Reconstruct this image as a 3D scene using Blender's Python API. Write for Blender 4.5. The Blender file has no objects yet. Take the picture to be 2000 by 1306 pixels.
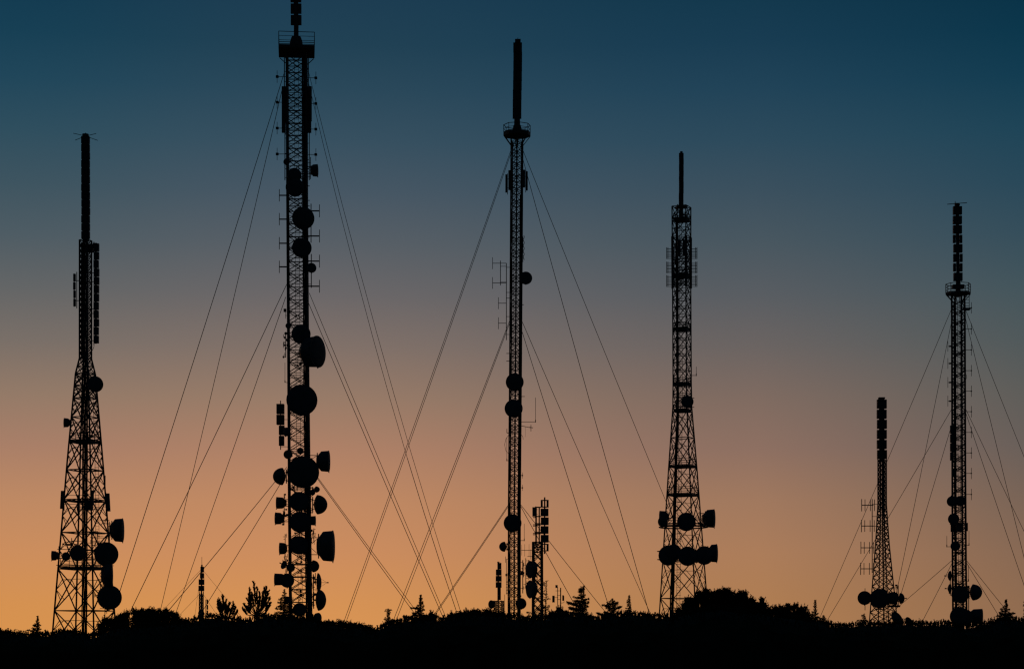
import bpy, math, random
from mathutils import Vector, noise

random.seed(11)
scene = bpy.context.scene
col = scene.collection
rad = math.radians

# ---------------------------------------------------------------- picture geometry
F = 4000.0        # focal length in photo pixels (photo is 2000 x 1306)
HORIZON = 1262.0  # photo row of the horizon
CAMZ = 1.7


def W(px, py, Y):
    """world point at distance Y seen at photo pixel px, py"""
    return Vector(((px - 1000.0) / F * Y, Y, CAMZ + (HORIZON - py) / F * Y))


# ---------------------------------------------------------------- materials
def principled(name, c1, c2, scale, rough=0.6, metal=0.0, bump=0.0):
    m = bpy.data.materials.new(name)
    m.use_nodes = True
    nt = m.node_tree
    b = nt.nodes['Principled BSDF']
    b.inputs['Roughness'].default_value = rough
    b.inputs['Metallic'].default_value = metal
    tc = nt.nodes.new('ShaderNodeTexCoord')
    n = nt.nodes.new('ShaderNodeTexNoise')
    n.inputs['Scale'].default_value = scale
    n.inputs['Detail'].default_value = 6.0
    r = nt.nodes.new('ShaderNodeValToRGB')
    r.color_ramp.elements[0].position = 0.35
    r.color_ramp.elements[1].position = 0.68
    r.color_ramp.elements[0].color = (*c1, 1)
    r.color_ramp.elements[1].color = (*c2, 1)
    nt.links.new(tc.outputs['Object'], n.inputs['Vector'])
    nt.links.new(n.outputs['Fac'], r.inputs['Fac'])
    nt.links.new(r.outputs['Color'], b.inputs['Base Color'])
    if bump:
        bp = nt.nodes.new('ShaderNodeBump')
        bp.inputs['Strength'].default_value = bump
        nt.links.new(n.outputs['Fac'], bp.inputs['Height'])
        nt.links.new(bp.outputs['Normal'], b.inputs['Normal'])
    return m


STEEL = principled('weathered_steel', (0.11, 0.115, 0.12), (0.2, 0.205, 0.21), 3.0, 0.65)
PAINT = principled('dark_tower_paint', (0.14, 0.06, 0.05), (0.2, 0.1, 0.08), 0.9, 0.6)
DISH = principled('grey_dish_paint', (0.18, 0.185, 0.19), (0.27, 0.275, 0.28), 2.0, 0.55)
RADOME = principled('radome_fabric', (0.2, 0.2, 0.2), (0.28, 0.28, 0.275), 1.5, 0.8)
PANEL = principled('panel_antenna_plastic', (0.15, 0.15, 0.15), (0.24, 0.24, 0.235), 2.0, 0.6)
CABLE = principled('black_cable', (0.015, 0.015, 0.015), (0.03, 0.03, 0.03), 6.0, 0.7)
WIRE = principled('galvanised_wire', (0.1, 0.1, 0.1), (0.16, 0.16, 0.16), 5.0, 0.5)
BARK = principled('bark', (0.04, 0.03, 0.02), (0.09, 0.07, 0.05), 4.0, 0.95, bump=0.5)
NEEDLE = principled('conifer_needles', (0.03, 0.045, 0.02), (0.055, 0.075, 0.035), 1.3, 0.85)
LEAF = principled('scrub_leaves', (0.03, 0.05, 0.02), (0.065, 0.085, 0.035), 0.8, 0.85)
SOIL = principled('dry_grass_ground', (0.03, 0.03, 0.018), (0.06, 0.05, 0.03), 0.35, 0.95, bump=0.4)


# ---------------------------------------------------------------- mesh building
class MB:
    def __init__(self):
        self.v = []
        self.f = []

    def bar(self, a, b, r, n=4, r2=None, caps=True):
        a = Vector(a); b = Vector(b)
        d = b - a
        if d.length < 1e-6:
            return self
        d.normalize()
        up = Vector((0, 0, 1)) if abs(d.z) < 0.95 else Vector((0, 1, 0))
        u = d.cross(up).normalized()
        w = d.cross(u)
        r2 = r if r2 is None else r2
        i0 = len(self.v)
        for p, rr in ((a, r), (b, r2)):
            for k in range(n):
                t = 2 * math.pi * (k + 0.5) / n
                self.v.append(p + u * (rr * math.cos(t)) + w * (rr * math.sin(t)))
        for k in range(n):
            k2 = (k + 1) % n
            self.f.append((i0 + k, i0 + k2, i0 + n + k2, i0 + n + k))
        if caps:
            self.f.append(tuple(i0 + k for k in reversed(range(n))))
            self.f.append(tuple(i0 + n + k for k in range(n)))
        return self

    def tube(self, pts, r, n=4):
        for a, b in zip(pts[:-1], pts[1:]):
            self.bar(a, b, r, n)
        return self

    def box(self, c, sx, sy, sz, rot=0.0, tilt=0.0):
        """box with half sizes, turned about z by rot, leaning sideways by tilt"""
        c = Vector(c)
        i0 = len(self.v)
        cr, sr = math.cos(rot), math.sin(rot)
        for dz in (-1, 1):
            for dx, dy in ((-1, -1), (1, -1), (1, 1), (-1, 1)):
                x, y, z = dx * sx, dy * sy, dz * sz
                x += z * math.tan(tilt)
                self.v.append(c + Vector((x * cr - y * sr, x * sr + y * cr, z)))
        for q in ((3, 2, 1, 0), (4, 5, 6, 7), (0, 1, 5, 4), (1, 2, 6, 5), (2, 3, 7, 6), (3, 0, 4, 7)):
            self.f.append(tuple(i0 + k for k in q))
        return self

    def lathe(self, c, axis, prof, n=28):
        """surface of revolution; prof = [(distance along axis, radius)]"""
        c = Vector(c)
        d = Vector(axis).normalized()
        up = Vector((0, 0, 1)) if abs(d.z) < 0.9 else Vector((1, 0, 0))
        u = d.cross(up).normalized()
        w = u.cross(d)
        rings = []
        for t, r in prof:
            if r < 1e-5:
                self.v.append(c + d * t)
                rings.append([len(self.v) - 1])
            else:
                ring = []
                for k in range(n):
                    a = 2 * math.pi * k / n
                    self.v.append(c + d * t + u * (r * math.cos(a)) + w * (r * math.sin(a)))
                    ring.append(len(self.v) - 1)
                rings.append(ring)
        for A, B in zip(rings[:-1], rings[1:]):
            for k in range(n):
                k2 = (k + 1) % n
                if len(A) == 1 and len(B) == 1:
                    break
                if len(A) == 1:
                    self.f.append((A[0], B[k], B[k2]))
                elif len(B) == 1:
                    self.f.append((A[k], B[0], A[k2]))
                else:
                    self.f.append((A[k], B[k], B[k2], A[k2]))
        if len(rings[0]) > 1:
            self.f.append(tuple(rings[0]))
        if len(rings[-1]) > 1:
            self.f.append(tuple(reversed(rings[-1])))
        return self

    def prism(self, ring, z0, z1):
        """vertical prism over a list of (x, y)"""
        n = len(ring)
        i0 = len(self.v)
        for z in (z0, z1):
            for x, y in ring:
                self.v.append(Vector((x, y, z)))
        for k in range(n):
            k2 = (k + 1) % n
            self.f.append((i0 + k, i0 + k2, i0 + n + k2, i0 + n + k))
        self.f.append(tuple(i0 + k for k in reversed(range(n))))
        self.f.append(tuple(i0 + n + k for k in range(n)))
        return self

    def tri(self, a, b, c):
        i = len(self.v)
        self.v += [Vector(a), Vector(b), Vector(c)]
        self.f.append((i, i + 1, i + 2))

    def quad(self, a, b, c, d):
        i = len(self.v)
        self.v += [a, b, c, d]
        self.f.append((i, i + 1, i + 2, i + 3))

    def build(self, name, mat, origin=Vector((0, 0, 0)), parent=None, smooth=False):
        me = bpy.data.meshes.new(name)
        me.from_pydata([tuple(p - origin) for p in self.v], [], self.f)
        me.materials.append(mat)
        if smooth:
            for p in me.polygons:
                p.use_smooth = len(p.vertices) <= 4
        me.update()
        o = bpy.data.objects.new(name, me)
        col.objects.link(o)
        if parent is not None:
            o.parent = parent
        else:
            o.location = origin
        return o


def tag(o, label=None, cat=None, group=None, kind=None):
    if label: o['label'] = label
    if cat: o['category'] = cat
    if group: o['group'] = group
    if kind: o['kind'] = kind
    return o


def empty(name, loc, label, cat, group=None):
    o = bpy.data.objects.new(name, None)
    o.empty_display_size = 0.5
    o.location = loc
    col.objects.link(o)
    return tag(o, label, cat, group)


# ---------------------------------------------------------------- towers
class Tower:
    def __init__(self, name, label, cat, Y, axis, angles=(), group=None):
        self.Y = Y
        self.s = F / Y                    # photo pixels per metre
        self.axis = axis                  # [(row, centre px, half width px)], from the top down
        # corner angles are measured from the line of sight to the tower
        c = axis[-1][1]
        self.turn = -math.atan((c - 1000.0) / F)
        self.ang = [rad(a) + self.turn for a in angles]
        self.mx = max([abs(math.cos(rad(a))) for a in angles] or [1])
        b = W(c, HORIZON, Y)
        self.org = Vector((b.x, Y, 0.0))
        self.root = empty(name, self.org, label, cat, group)

    def at(self, py):
        A = self.axis
        if py <= A[0][0]: return A[0][1], A[0][2]
        for (y0, c0, h0), (y1, c1, h1) in zip(A[:-1], A[1:]):
            if py <= y1:
                t = (py - y0) / (y1 - y0)
                return c0 + (c1 - c0) * t, h0 + (h1 - h0) * t
        return A[-1][1], A[-1][2]

    def C(self, py):
        return W(self.at(py)[0], py, self.Y)

    def P(self, px, py, dy=0.0):
        return W(px, py, self.Y + dy)

    def leg(self, py, i):
        c = self.C(py)
        h = self.at(py)[1] / self.s
        a = self.ang[i]
        return c + Vector((h * math.cos(a) / self.mx, h * math.sin(a) / self.mx, 0))

    def part(self, name, mb, mat, parent=None, smooth=False):
        return mb.build(name, mat, self.org, parent or self.root, smooth)

    def ground_row(self):
        return HORIZON + (CAMZ + 0.1) * self.s

    def legs(self, ya, yb, rpx, mat=None, n=5):
        mat = mat or STEEL
        ys = [ya] + [a[0] for a in self.axis if ya < a[0] < yb] + [yb]
        for i in range(len(self.ang)):
            mb = MB().tube([self.leg(y, i) for y in ys], rpx / self.s, n)
            self.part('leg', mb, mat)

    def lattice(self, levels, rpx, style='X', horiz=1, sub=False, mat=None, name='bracing', rh=None, extra=()):
        r = rpx / self.s
        rh = (rh or rpx) / self.s
        mb = MB()
        n = len(self.ang)
        for k, (y0, y1) in enumerate(zip(levels[:-1], levels[1:])):
            for i in range(n):
                j = (i + 1) % n
                a0, b0, a1, b1 = self.leg(y0, i), self.leg(y0, j), self.leg(y1, i), self.leg(y1, j)
                if style == 'X':
                    mb.bar(a0, b1, r); mb.bar(b0, a1, r)
                elif style == 'Z':
                    if (k + i) % 2: mb.bar(a0, b1, r)
                    else: mb.bar(b0, a1, r)
                elif style == 'K':
                    m = (a0 + b0) / 2
                    mb.bar(m, a1, r); mb.bar(m, b1, r)
                if horiz and k % horiz == 0:
                    mb.bar(a0, b0, rh)
                if sub:
                    mid = (a0 + b0 + a1 + b1) / 4
                    rs = r * 0.55
                    for p, q in ((a0, a1), (b0, b1)):
                        h = (p + q) / 2
                        # redundant members from the leg to the two diagonals
                        mb.bar(h, (p + mid) / 2, rs); mb.bar(h, (q + mid) / 2, rs)
                    mb.bar((a0 + mid) / 2, (b0 + mid) / 2, rs)
        for y in extra:
            for i in range(n):
                mb.bar(self.leg(y, i), self.leg(y, (i + 1) % n), rh * 0.85)
        if horiz:
            for i in range(n):
                mb.bar(self.leg(levels[-1], i), self.leg(levels[-1], (i + 1) % n), rh)
        self.part(name, mb, mat or STEEL)

    def plan_bracing(self, rows, rpx):
        n = len(self.ang)
        for y in rows:
            mb = MB()
            m = [(self.leg(y, i) + self.leg(y, (i + 1) % n)) / 2 for i in range(n)]
            for i in range(n):
                mb.bar(m[i], m[(i + 1) % n], rpx / self.s)
            self.part('plan_bracing', mb, STEEL)

    def ladder(self, ya, yb, f0, f1, wpx=7, step=6.0, dy=0.0, cage=False):
        """ladder whose centre runs from fraction f0 (top) to f1 (bottom) of the half width"""
        s = self.s
        mb = MB()
        n = max(2, int((yb - ya) / step))
        last = None
        for k in range(n + 1):
            y = ya + (yb - ya) * k / n
            cx, hw = self.at(y)
            f = f0 + (f1 - f0) * k / n
            c = W(cx, y, self.Y) + Vector((f * hw / s, dy, 0))
            L = c - Vector((wpx / 2 / s, 0, 0)); R = c + Vector((wpx / 2 / s, 0, 0))
            mb.bar(L, R, 0.35 / s)
            if cage and k % 3 == 0:
                pts = [c + Vector((wpx * 0.75 / s * math.cos(t), -wpx * 1.1 / s * math.sin(t), 0))
                       for t in [math.pi * q / 6 for q in range(7)]]
                mb.tube(pts, 0.3 / s)
            if last:
                mb.bar(last[0], L, 0.5 / s); mb.bar(last[1], R, 0.5 / s)
            last = (L, R)
        self.part('ladder', mb, STEEL)

    def cables(self, ya, yb, offs, rpx, dy=0.0, name='cable_run', frac=False):
        s = self.s
        mb = MB()
        for q, f in enumerate(offs):
            pts = []
            n = max(2, int((yb - ya) / 25))
            for k in range(n + 1):
                y = ya + (yb - ya) * k / n
                cx, hw = self.at(y)
                j = 0.3 * math.sin(k * 1.7 + q * 2.1) + (f * hw - f if frac else 0)
                pts.append(W(cx, y, self.Y) + Vector(((f + j) / s, dy + 0.02 * q, 0)))
            mb.tube(pts, rpx / s, 5)
        n = max(2, int((yb - ya) / 60))
        for k in range(n + 1):
            y = ya + (yb - ya) * k / n
            cx, hw = self.at(y)
            g = hw if frac else 1
            c = W(cx, y, self.Y) + Vector((0, dy + 0.01 * len(offs), 0))
            mb.bar(c + Vector((min(offs) * g / s, 0, 0)), c + Vector((max(offs) * g / s, 0, 0)), 0.4 / s)
        self.part(name, mb, CABLE)

    # ---- platforms
    def platform(self, py, hw, thick, rail, n=8, rot=22.5, under=None, rails=3, mesh=False):
        """py = row of the deck's top at the tower axis"""
        s = self.s
        c = self.C(py)
        R = hw / s / max(abs(math.cos(rad(rot + 360.0 * k / n))) for k in range(n))
        ring = [(c.x + R * math.cos(self.turn + rad(rot + 360.0 * k / n)), c.y + R * math.sin(self.turn + rad(rot + 360.0 * k / n))) for k in range(n)]
        deck = MB()
        deck.prism(ring, c.z - thick / s, c.z)
        if under:
            c2 = self.C(under)
            for x, y in ring:
                q = c2 + Vector(((x - c.x) * 0.35, (y - c.y) * 0.35, 0))
                deck.bar((x * 0.97 + c.x * 0.03, y * 0.97 + c.y * 0.03, c.z - thick / s), q, 0.9 / s)
        d = self.part('platform', deck, STEEL)
        if rail:
            rb = MB()
            for k in range(n):
                x, y = ring[k]; x2, y2 = ring[(k + 1) % n]
                x, y, x2, y2 = [0.985 * a + 0.015 * b for a, b in ((x, c.x), (y, c.y), (x2, c.x), (y2, c.y))]
                for h in range(rails):
                    z = c.z + rail / s * (h + 1) / rails
                    rb.bar((x, y, z), (x2, y2, z), (0.75 if h == rails - 1 else 0.5) / s)
                m = 2 if n <= 4 else 1
                for q in range(m):
                    t = q / m
                    xx, yy = x + (x2 - x) * t, y + (y2 - y) * t
                    rb.bar((xx, yy, c.z), (xx, yy, c.z + rail / s), 0.75 / s)
                rb.bar((x, y, c.z + 0.05), (x2, y2, c.z + 0.05), 0.7 / s)
            self.part('railing', rb, STEEL, d)
        return d

    # ---- antennas
    def stack(self, px0, px1, y0, y1, wpx, n, split=(), frame=(), gap=1.2, spine=0.3, rot=0.0, dy=0.0, name='antenna_column',
              cap=0, depth=None):
        """column of panel bays from row y0 to y1; px0/px1 centre at top/bottom"""
        s = self.s
        sp = MB()
        a, b = self.P(px0, y0, dy), self.P(px1, y1, dy)
        sp.bar(a + Vector((0, 0, cap / s)), b - Vector((0, 0, 4 / s)), wpx * spine / s, 8)
        col_o = self.part(name, sp, STEEL)
        for k in range(n):
            ya = y0 + (y1 - y0) * k / n + gap / 2
            yb = y0 + (y1 - y0) * (k + 1) / n - gap / 2
            t = (k + 0.5) / n
            c = self.P(px0 + (px1 - px0) * t, (ya + yb) / 2, dy)
            hz = (yb - ya) / 2 / s
            h = wpx / 2 / s
            dp = (depth / 2 / s) if depth else h * 0.5
            mb = MB()
            j = random.uniform(-0.3, 0.3) / s * min(1, wpx / 16)
            if k in split:
                th = wpx * 0.15 / s
                for sg in (-1, 1):
                    mb.box(c + Vector((sg * (h - th + 0.6 / s) + j, 0, 0)), th, dp * 0.6, hz)
                    mb.bar(c + Vector((0, 0, hz * 0.5)), c + Vector((sg * (h - th), 0, hz * 0.5)), 0.8 / s)
                    mb.bar(c - Vector((0, 0, hz * 0.5)), c + Vector((sg * (h - th), 0, -hz * 0.5)), 0.8 / s)
            elif k in frame:
                th = 2.0 / s
                for sg in (-1, 1):
                    mb.box(c + Vector((sg * (h - th), 0, 0)), th, dp, hz)
                mb.box(c + Vector((0, 0, hz - 0.9 / s)), h, dp, 0.9 / s)
                mb.box(c - Vector((0, 0, hz - 0.9 / s)), h, dp, 0.9 / s)
            else:
                # four panels round the spine with thin slits at the corners
                th = h * 0.42
                for q in range(4):
                    ra = rot + q * math.pi / 2
                    off = Vector((math.cos(ra) * (h - th), math.sin(ra) * (dp - h * 0.2), 0))
                    mb.box(c + off + Vector((j, 0, 0)), th if q % 2 == 0 else h * 0.2, dp * 0.97 if q % 2 == 0 else h * 0.56, hz * (1 if q % 2 == 0 else 0.985), ra)
            self.part('antenna_bay', mb, PANEL, col_o)
        return col_o

    def column(self, px, y0, y1, wpx, n, pole_px, attach, dy=0.0, gap=1.9):
        """slim vertical panel array on its own pole beside the tower"""
        s = self.s
        sp = MB()
        sp.bar(self.P(pole_px, y0 - 3, dy), self.P(pole_px, y1 + 3, dy), 0.9 / s, 6)
        cx = lambda y: self.at(y)[0]
        for y in attach:
            sp.bar(self.P(px, y, dy), self.C(y), 0.9 / s)
        c_o = self.part('panel_array', sp, STEEL)
        for k in range(n):
            ya = y0 + (y1 - y0) * k / n + gap / 2
            yb = y0 + (y1 - y0) * (k + 1) / n - gap / 2
            j = random.uniform(-0.5, 0.5)
            mb = MB().box(self.P(px + j, (ya + yb) / 2, dy), wpx / 2 / s, wpx / 2.4 / s, (yb - ya) / 2 / s)
            mb.box(self.P(px - 1, (ya + yb) / 2, dy), wpx / 6 / s, wpx / 6 / s, (yb - ya + gap) / 2 / s)
            self.part('antenna_panel', mb, PANEL, c_o)

    def panel(self, x0, x1, y0, y1, dy=0.0, tilt=0.0):
        s = self.s
        c = self.P((x0 + x1) / 2, (y0 + y1) / 2, dy)
        mb = MB().box(c, (x1 - x0) / 2 / s, (x1 - x0) / 2.6 / s, (y1 - y0) / 2 / s, 0, rad(tilt))
        p = self.part('sector_panel', mb, PANEL)
        br = MB()
        for f in (0.25, 0.75):
            y = y0 + (y1 - y0) * f
            br.bar(self.P((x0 + x1) / 2, y, dy), self.C(y), 0.6 / s)
        br.bar(self.P(x1 if x1 < self.at(y0)[0] else x0, y0 - 2, dy), self.P(x1 if x1 < self.at(y0)[0] else x0, y1 + 4, dy), 0.7 / s, 5)
        self.part('mounting_bracket', br, STEEL, p)

    def dish(self, px, py, r, az=6.0, kind='drum', dy=None, depth=None, elev=0.0, feed=False, n=30, mount=True):
        """round dish; px, py, r = middle and radius of its rim, az 0 = towards the camera, +90 = to the right"""
        s = self.s
        a = rad(az) - math.atan((px - 1000) / F)      # az is measured from the line of sight
        d = Vector((math.sin(a) * math.cos(rad(elev)), -math.cos(a) * math.cos(rad(elev)), math.sin(rad(elev))))
        if dy is None:
            dy = -(self.at(py)[1] / s * 0.8 + 0.5) if abs(az) < 60 else -0.2
        c = self.P(px, py, dy)
        R = r / s
        mb = MB()
        rd = None
        if kind == 'drum':
            L = (depth / s) if depth else R * 0.75
            mb.lathe(c, d, [(-L * 1.0, 0), (-L * 0.99, R * 0.46), (-L * 0.9, R * 0.56), (-L * 0.63, R * 0.92), (-L * 0.58, R * 0.95),
                            (0, R), (0.0, R * 1.03), (0.035 * R, R * 1.03), (0.035 * R, R * 0.96), (0.02 * R, 0)], n)
            rd = MB().lathe(c, d, [(0.025 * R, R * 0.97), (0.07 * R, R * 0.9), (0.1 * R, R * 0.5), (0.11 * R, 0)], n)
            # small lifting lug on the rim
            mb.bar(c - Vector((0, 0, R)), c - Vector((0, 0, R * 1.09)) + d * 0.05, 0.05)
        elif kind == 'dome':
            L = (depth / s) if depth else R
            mb.lathe(c, d, [(-L * 0.34, 0), (-L * 0.32, R * 0.3), (-L * 0.2, R * 0.7), (-L * 0.06, R * 0.96), (0, R), (0.03 * R, R)], n)
            pr = [(0.03 * R, R * 0.995)]
            for q in range(1, 9):
                t = q / 8 * math.pi / 2
                pr.append((L * 0.95 * math.sin(t), R * 0.99 * math.cos(t) if q < 8 else 0))
            rd = MB().lathe(c, d, pr, n)
        else:  # open parabolic bowl
            L = (depth / s) if depth else R * 0.5
            mb.lathe(c, d, [(-L, 0), (-L * 0.9, R * 0.35), (-L * 0.5, R * 0.74), (0, R), (0.02 * R, R), (0.02 * R, R * 0.97),
                            (-L * 0.42, R * 0.7), (-L * 0.8, R * 0.32), (-L * 0.88, 0)], n)
            feed = True
        o = self.part('microwave_dish', mb, DISH, smooth=False)
        if rd:
            self.part('radome', rd, RADOME, o, smooth=True)
        if feed:
            f = MB()
            tip = c + d * (R * 0.95)
            f.bar(c - d * (R * 0.3), tip, 0.5 / s)
            f.bar(tip, tip + d * 0.12, 1.2 / s, 6)
            for q in (0.6, -0.6):
                f.bar(c + Vector((0, 0, q * R)), tip, 0.3 / s)
            self.part('feed_horn', f, STEEL, o)
        if mount:
            back = c - d * (R * 0.5 if kind != 'dome' else R * 0.2)
            tc = self.C(py)
            hwm = self.at(py)[1] / s
            dirn = Vector((back.x - tc.x, back.y - tc.y, 0))
            m = MB()
            if dirn.length > hwm * 0.4:
                e = tc + dirn * min(1, hwm * 0.9 / dirn.length)
                p = back * 0.6 + e * 0.4
                m.bar(p - Vector((0, 0, R * 0.8)), p + Vector((0, 0, R * 0.8)), max(1.0 / s, 0.05), 6)
                for q in (-0.55, 0.55):
                    m.bar(p + Vector((0, 0, q * R)), Vector((e.x, e.y, tc.z + q * R)), 1.0 / s)
                    m.bar(p + Vector((0, 0, q * R)), Vector((e.x, e.y, tc.z)), 0.6 / s)
                    m.bar(p + Vector((0, 0, q * R * 0.9)), c - d * (R * 0.3) + Vector((0, 0, q * R * 0.8)), 0.8 / s)
                m.bar(back, p, 1.6 / s, 6)
            else:
                m.bar(back, tc, 1.2 / s, 6)
            self.part('dish_mount', m, STEEL, o)
        return o

    def side(self, x0, x1, y0, y1, kind='drum', turn=None, dy=-0.3, feed=False):
        """dish seen edge on, filling the box; faces away from the tower axis"""
        r = (y1 - y0) / 2
        right = (x0 + x1) / 2 > self.at((y0 + y1) / 2)[0]
        if turn is not None:
            right = turn > 0
        w = x1 - x0
        a = 84 if right else -84
        if kind == 'drum':
            rim = x1 - 0.08 * r if right else x0 + 0.08 * r
            self.dish(rim, (y0 + y1) / 2, r, a, 'drum', dy, depth=w * 0.98, feed=feed)
        elif kind == 'dome':
            rim = x0 + 0.2 * w if right else x1 - 0.2 * w
            self.dish(rim, (y0 + y1) / 2, r, a, 'dome', dy, depth=w * 0.82, feed=feed)
        else:
            rim = x1 - 0.1 * r if right else x0 + 0.1 * r
            self.dish(rim, (y0 + y1) / 2, r, a, 'open', dy, depth=w, feed=True)

    def dipole(self, px, py, half, to_px, ball=0.0, dy=0.0, r=0.55, extra=(), arm=None):
        s = self.s
        mb = MB()
        mb.bar(self.P(px, py - half, dy), self.P(px, py + half, dy), r / s, 5)
        mb.bar(self.P(px, py, dy), self.P(to_px, py, dy), (arm or r * 1.15) / s, 5)
        for e in extra:
            mb.bar(self.P(e, py - half * 0.95, dy), self.P(e, py + half * 0.95, dy), r * 0.9 / s, 5)
        if ball:
            sgn = 1 if to_px > px else -1
            mb.box(self.P(px + sgn * 0.2, py, dy), ball / s, ball / s, ball * 0.8 / s)
        self.part('dipole_antenna', mb, STEEL)

    def pole(self, px, y0, y1, r=0.9, dy=0.0, ties=(), name='mounting_pole', to=None):
        s = self.s
        mb = MB().bar(self.P(px, y0, dy), self.P(px, y1, dy), r / s, 6)
        for y in ties:
            mb.bar(self.P(px, y, dy), self.P(to, y, dy) if to else self.C(y), 0.65 / s)
        self.part(name, mb, STEEL)

    def whip(self, px, y0, y1, to_px, dy=0.0, foot=0.0):
        s = self.s
        mb = MB().bar(self.P(px, y0, dy), self.P(px, y1, dy), 0.45 / s, 5)
        mb.bar(self.P(px, y1, dy), self.P(to_px, y1 + foot, dy), 0.55 / s, 5)
        mb.bar(self.P(px, y1 - 4, dy), self.P(px, y1 + 1, dy), 0.9 / s, 5)
        self.part('whip_antenna', mb, STEEL)

    def clutter(self, px, py, w, h, n, dy=0.0, seed=0):
        """small bracketry, boxes and short elements bolted on round one spot"""
        rnd = random.Random(seed)
        s = self.s
        mb = MB()
        for k in range(n):
            y = py + rnd.uniform(-h, h)
            x = px + rnd.uniform(-w, w)
            q = rnd.random()
            if q < 0.4:
                mb.bar(self.P(x, y, dy), self.P(px, y, dy), 0.6 / s)
            elif q < 0.75:
                mb.bar(self.P(x, y - rnd.uniform(2, 5), dy), self.P(x, y + rnd.uniform(2, 5), dy), 0.6 / s)
                mb.bar(self.P(x, y, dy), self.P(px, y, dy), 0.6 / s)
            else:
                mb.box(self.P(x, y, dy), rnd.uniform(1, 2) / s, 0.1, rnd.uniform(1.2, 2.6) / s)
                mb.bar(self.P(x, y, dy), self.P(px, y, dy), 0.6 / s)
        mb.bar(self.P(px, py - h, dy), self.P(px, py + h, dy), 0.8 / s, 5)
        self.part('bracket_cluster', mb, STEEL)

    def wire(self, top, low, dy, rpx=0.55, sag=0.004):
        y_g = HORIZON + (CAMZ - 0.1) * F / (self.Y + dy)
        t = (y_g - top[1]) / (low[1] - top[1])
        px = top[0] + (low[0] - top[0]) * t
        a = self.P(*top)
        b = self.P(px, y_g, dy)
        L = (b - a).length
        pts = []
        for k in range(11):
            u = k / 10
            pts.append(a.lerp(b, u) - Vector((0, 0, sag * L * 4 * u * (1 - u))))
        self.part('guy_wire', MB().tube(pts, rpx / self.s, 4), WIRE)


def steps(a, b, d):
    n = max(1, round((b - a) / d))
    return [a + (b - a) * k / n for k in range(n + 1)]


#---TOWERS---
# ================================================================ far left self supporting tower
t = Tower('lattice_tower', 'wide lattice tower at the far left with a tall black antenna column on top', 'tower', 200,
          [(466, 167.2, 11.5), (700, 167, 11.5), (730, 167, 19), (900, 166.4, 34), (1232, 165.2, 60.5), (1300, 165, 66)], (16, 106, 196, 286))
gr = t.ground_row()
t.legs(469, gr, 1.75)
t.lattice(steps(469, 700, 10.5), 0.8, 'X', 1, mat=STEEL)
t.lattice([700, 715, 730], 0.9, 'X', 1)
t.lattice([730, 753, 778, 815, 860, 918, 976, 1040, 1111, 1192, 1270, gr], 1.3, 'X', 1, sub=True)
t.plan_bracing([776, 860, 918, 976, 1040, 1111, 1192], 1.0)
t.cables(470, gr, (-5.5, -3.6, -1.8, 0, 1.8, 3.4), 1.05, dy=0.1)
t.cables(474, 700, (-7.6, -6.4), 1.1, dy=-0.1, name='feeder_cables')
t.ladder(474, 730, 0.25, 0.25, 4, 4, dy=0)
t.ladder(730, 1105, 0.68, 0.42, 6.5, 6, dy=0.8, cage=True)
t.stack(167, 167.6, 266, 467, 16, 13, gap=1.8, cap=4, spine=0.4)
mb = MB()
c = t.P(167.3, 266)
for dx, dz, dyy in ((-22.5, 3.5, -0.4), (-22, -6, 0.4), (22, 3, -0.4), (22, -6.5, 0.4)):
    mb.bar(c + Vector((0, 0, 0.0)), c + Vector((dx / t.s, dyy, dz / t.s)), 0.6 / t.s, 5)
mb.bar(c, c + Vector((0, 0, 0.32)), 0.8 / t.s, 5)
t.part('top_spokes', mb, STEEL)
t.column(188.3, 475, 671, 9.6, 12, 183.5, (490, 533, 550, 603, 612, 665), dy=-0.2)
t.column(145.8, 534, 599, 4.6, 4, 150, (548, 587), dy=-0.1)
mb = MB().box(t.P(174, 485), 8 / t.s, 0.2, 8 / t.s).box(t.P(186, 480), 4 / t.s, 0.2, 5 / t.s)
t.part('junction_box', mb, STEEL)
mb = MB().tube([t.P(184, 671), t.P(183.5, 677), t.P(181.5, 682), t.P(178, 687)], 0.6 / t.s)
t.part('drip_loop_cable', mb, CABLE)
t.dish(186, 750, 15.2, 10)
t.dish(180, 749, 9, 4, dy=-1.0)
t.side(124.5, 137, 816, 834, 'drum')
t.platform(861, 29, 4.5, 14, 4, 16, rails=3)
t.platform(1107, 47, 5, 17, 4, 16, rails=3)
t.platform(978, 38, 2, 0, 4, 16)
t.panel(118.5, 125.5, 958, 993, dy=-0.2, tilt=3)
t.panel(207, 214.5, 963, 998, dy=-0.2, tilt=-3)
t.panel(151, 155.5, 966, 1000, dy=-1.8)
t.panel(177, 183, 957, 986, dy=-1.8)
mb = MB().box(t.P(174, 987, -1.6), 7 / t.s, 0.25, 9 / t.s)
t.part('equipment_box', mb, PANEL)
t.side(217, 241, 1012, 1058, 'drum', dy=-0.4)
t.dish(207.6, 1081.5, 22.6, 8, dy=-2.4)
t.dish(218, 1122.5, 24, 87, dy=-2.0, depth=20)
t.dish(213.8, 1166, 23, -4, dy=-2.4)
t.dish(152, 1079.5, 15, -8, dy=-3.2)
t.dish(128.5, 1086, 8.2, -25, dy=-2.6)
t.side(100.5, 113.5, 1075, 1094, 'drum')
mb = MB()
for y, x0, x1 in ((1072, 112, 152), (1103, 110, 222), (1049, 176, 210), (1015, 196, 214)):
    mb.bar(t.P(x0, y, -1.5), t.P(x1, y + 1, -1.5), 0.9 / t.s)
for x, y0, y1 in ((214, 1018, 1056), (115, 1066, 1108), (216, 1100, 1110), (205.5, 928, 950)):
    mb.bar(t.P(x, y0, -1.5), t.P(x, y1, -1.5), 0.9 / t.s)
t.part('support_arms', mb, STEEL)
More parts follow.
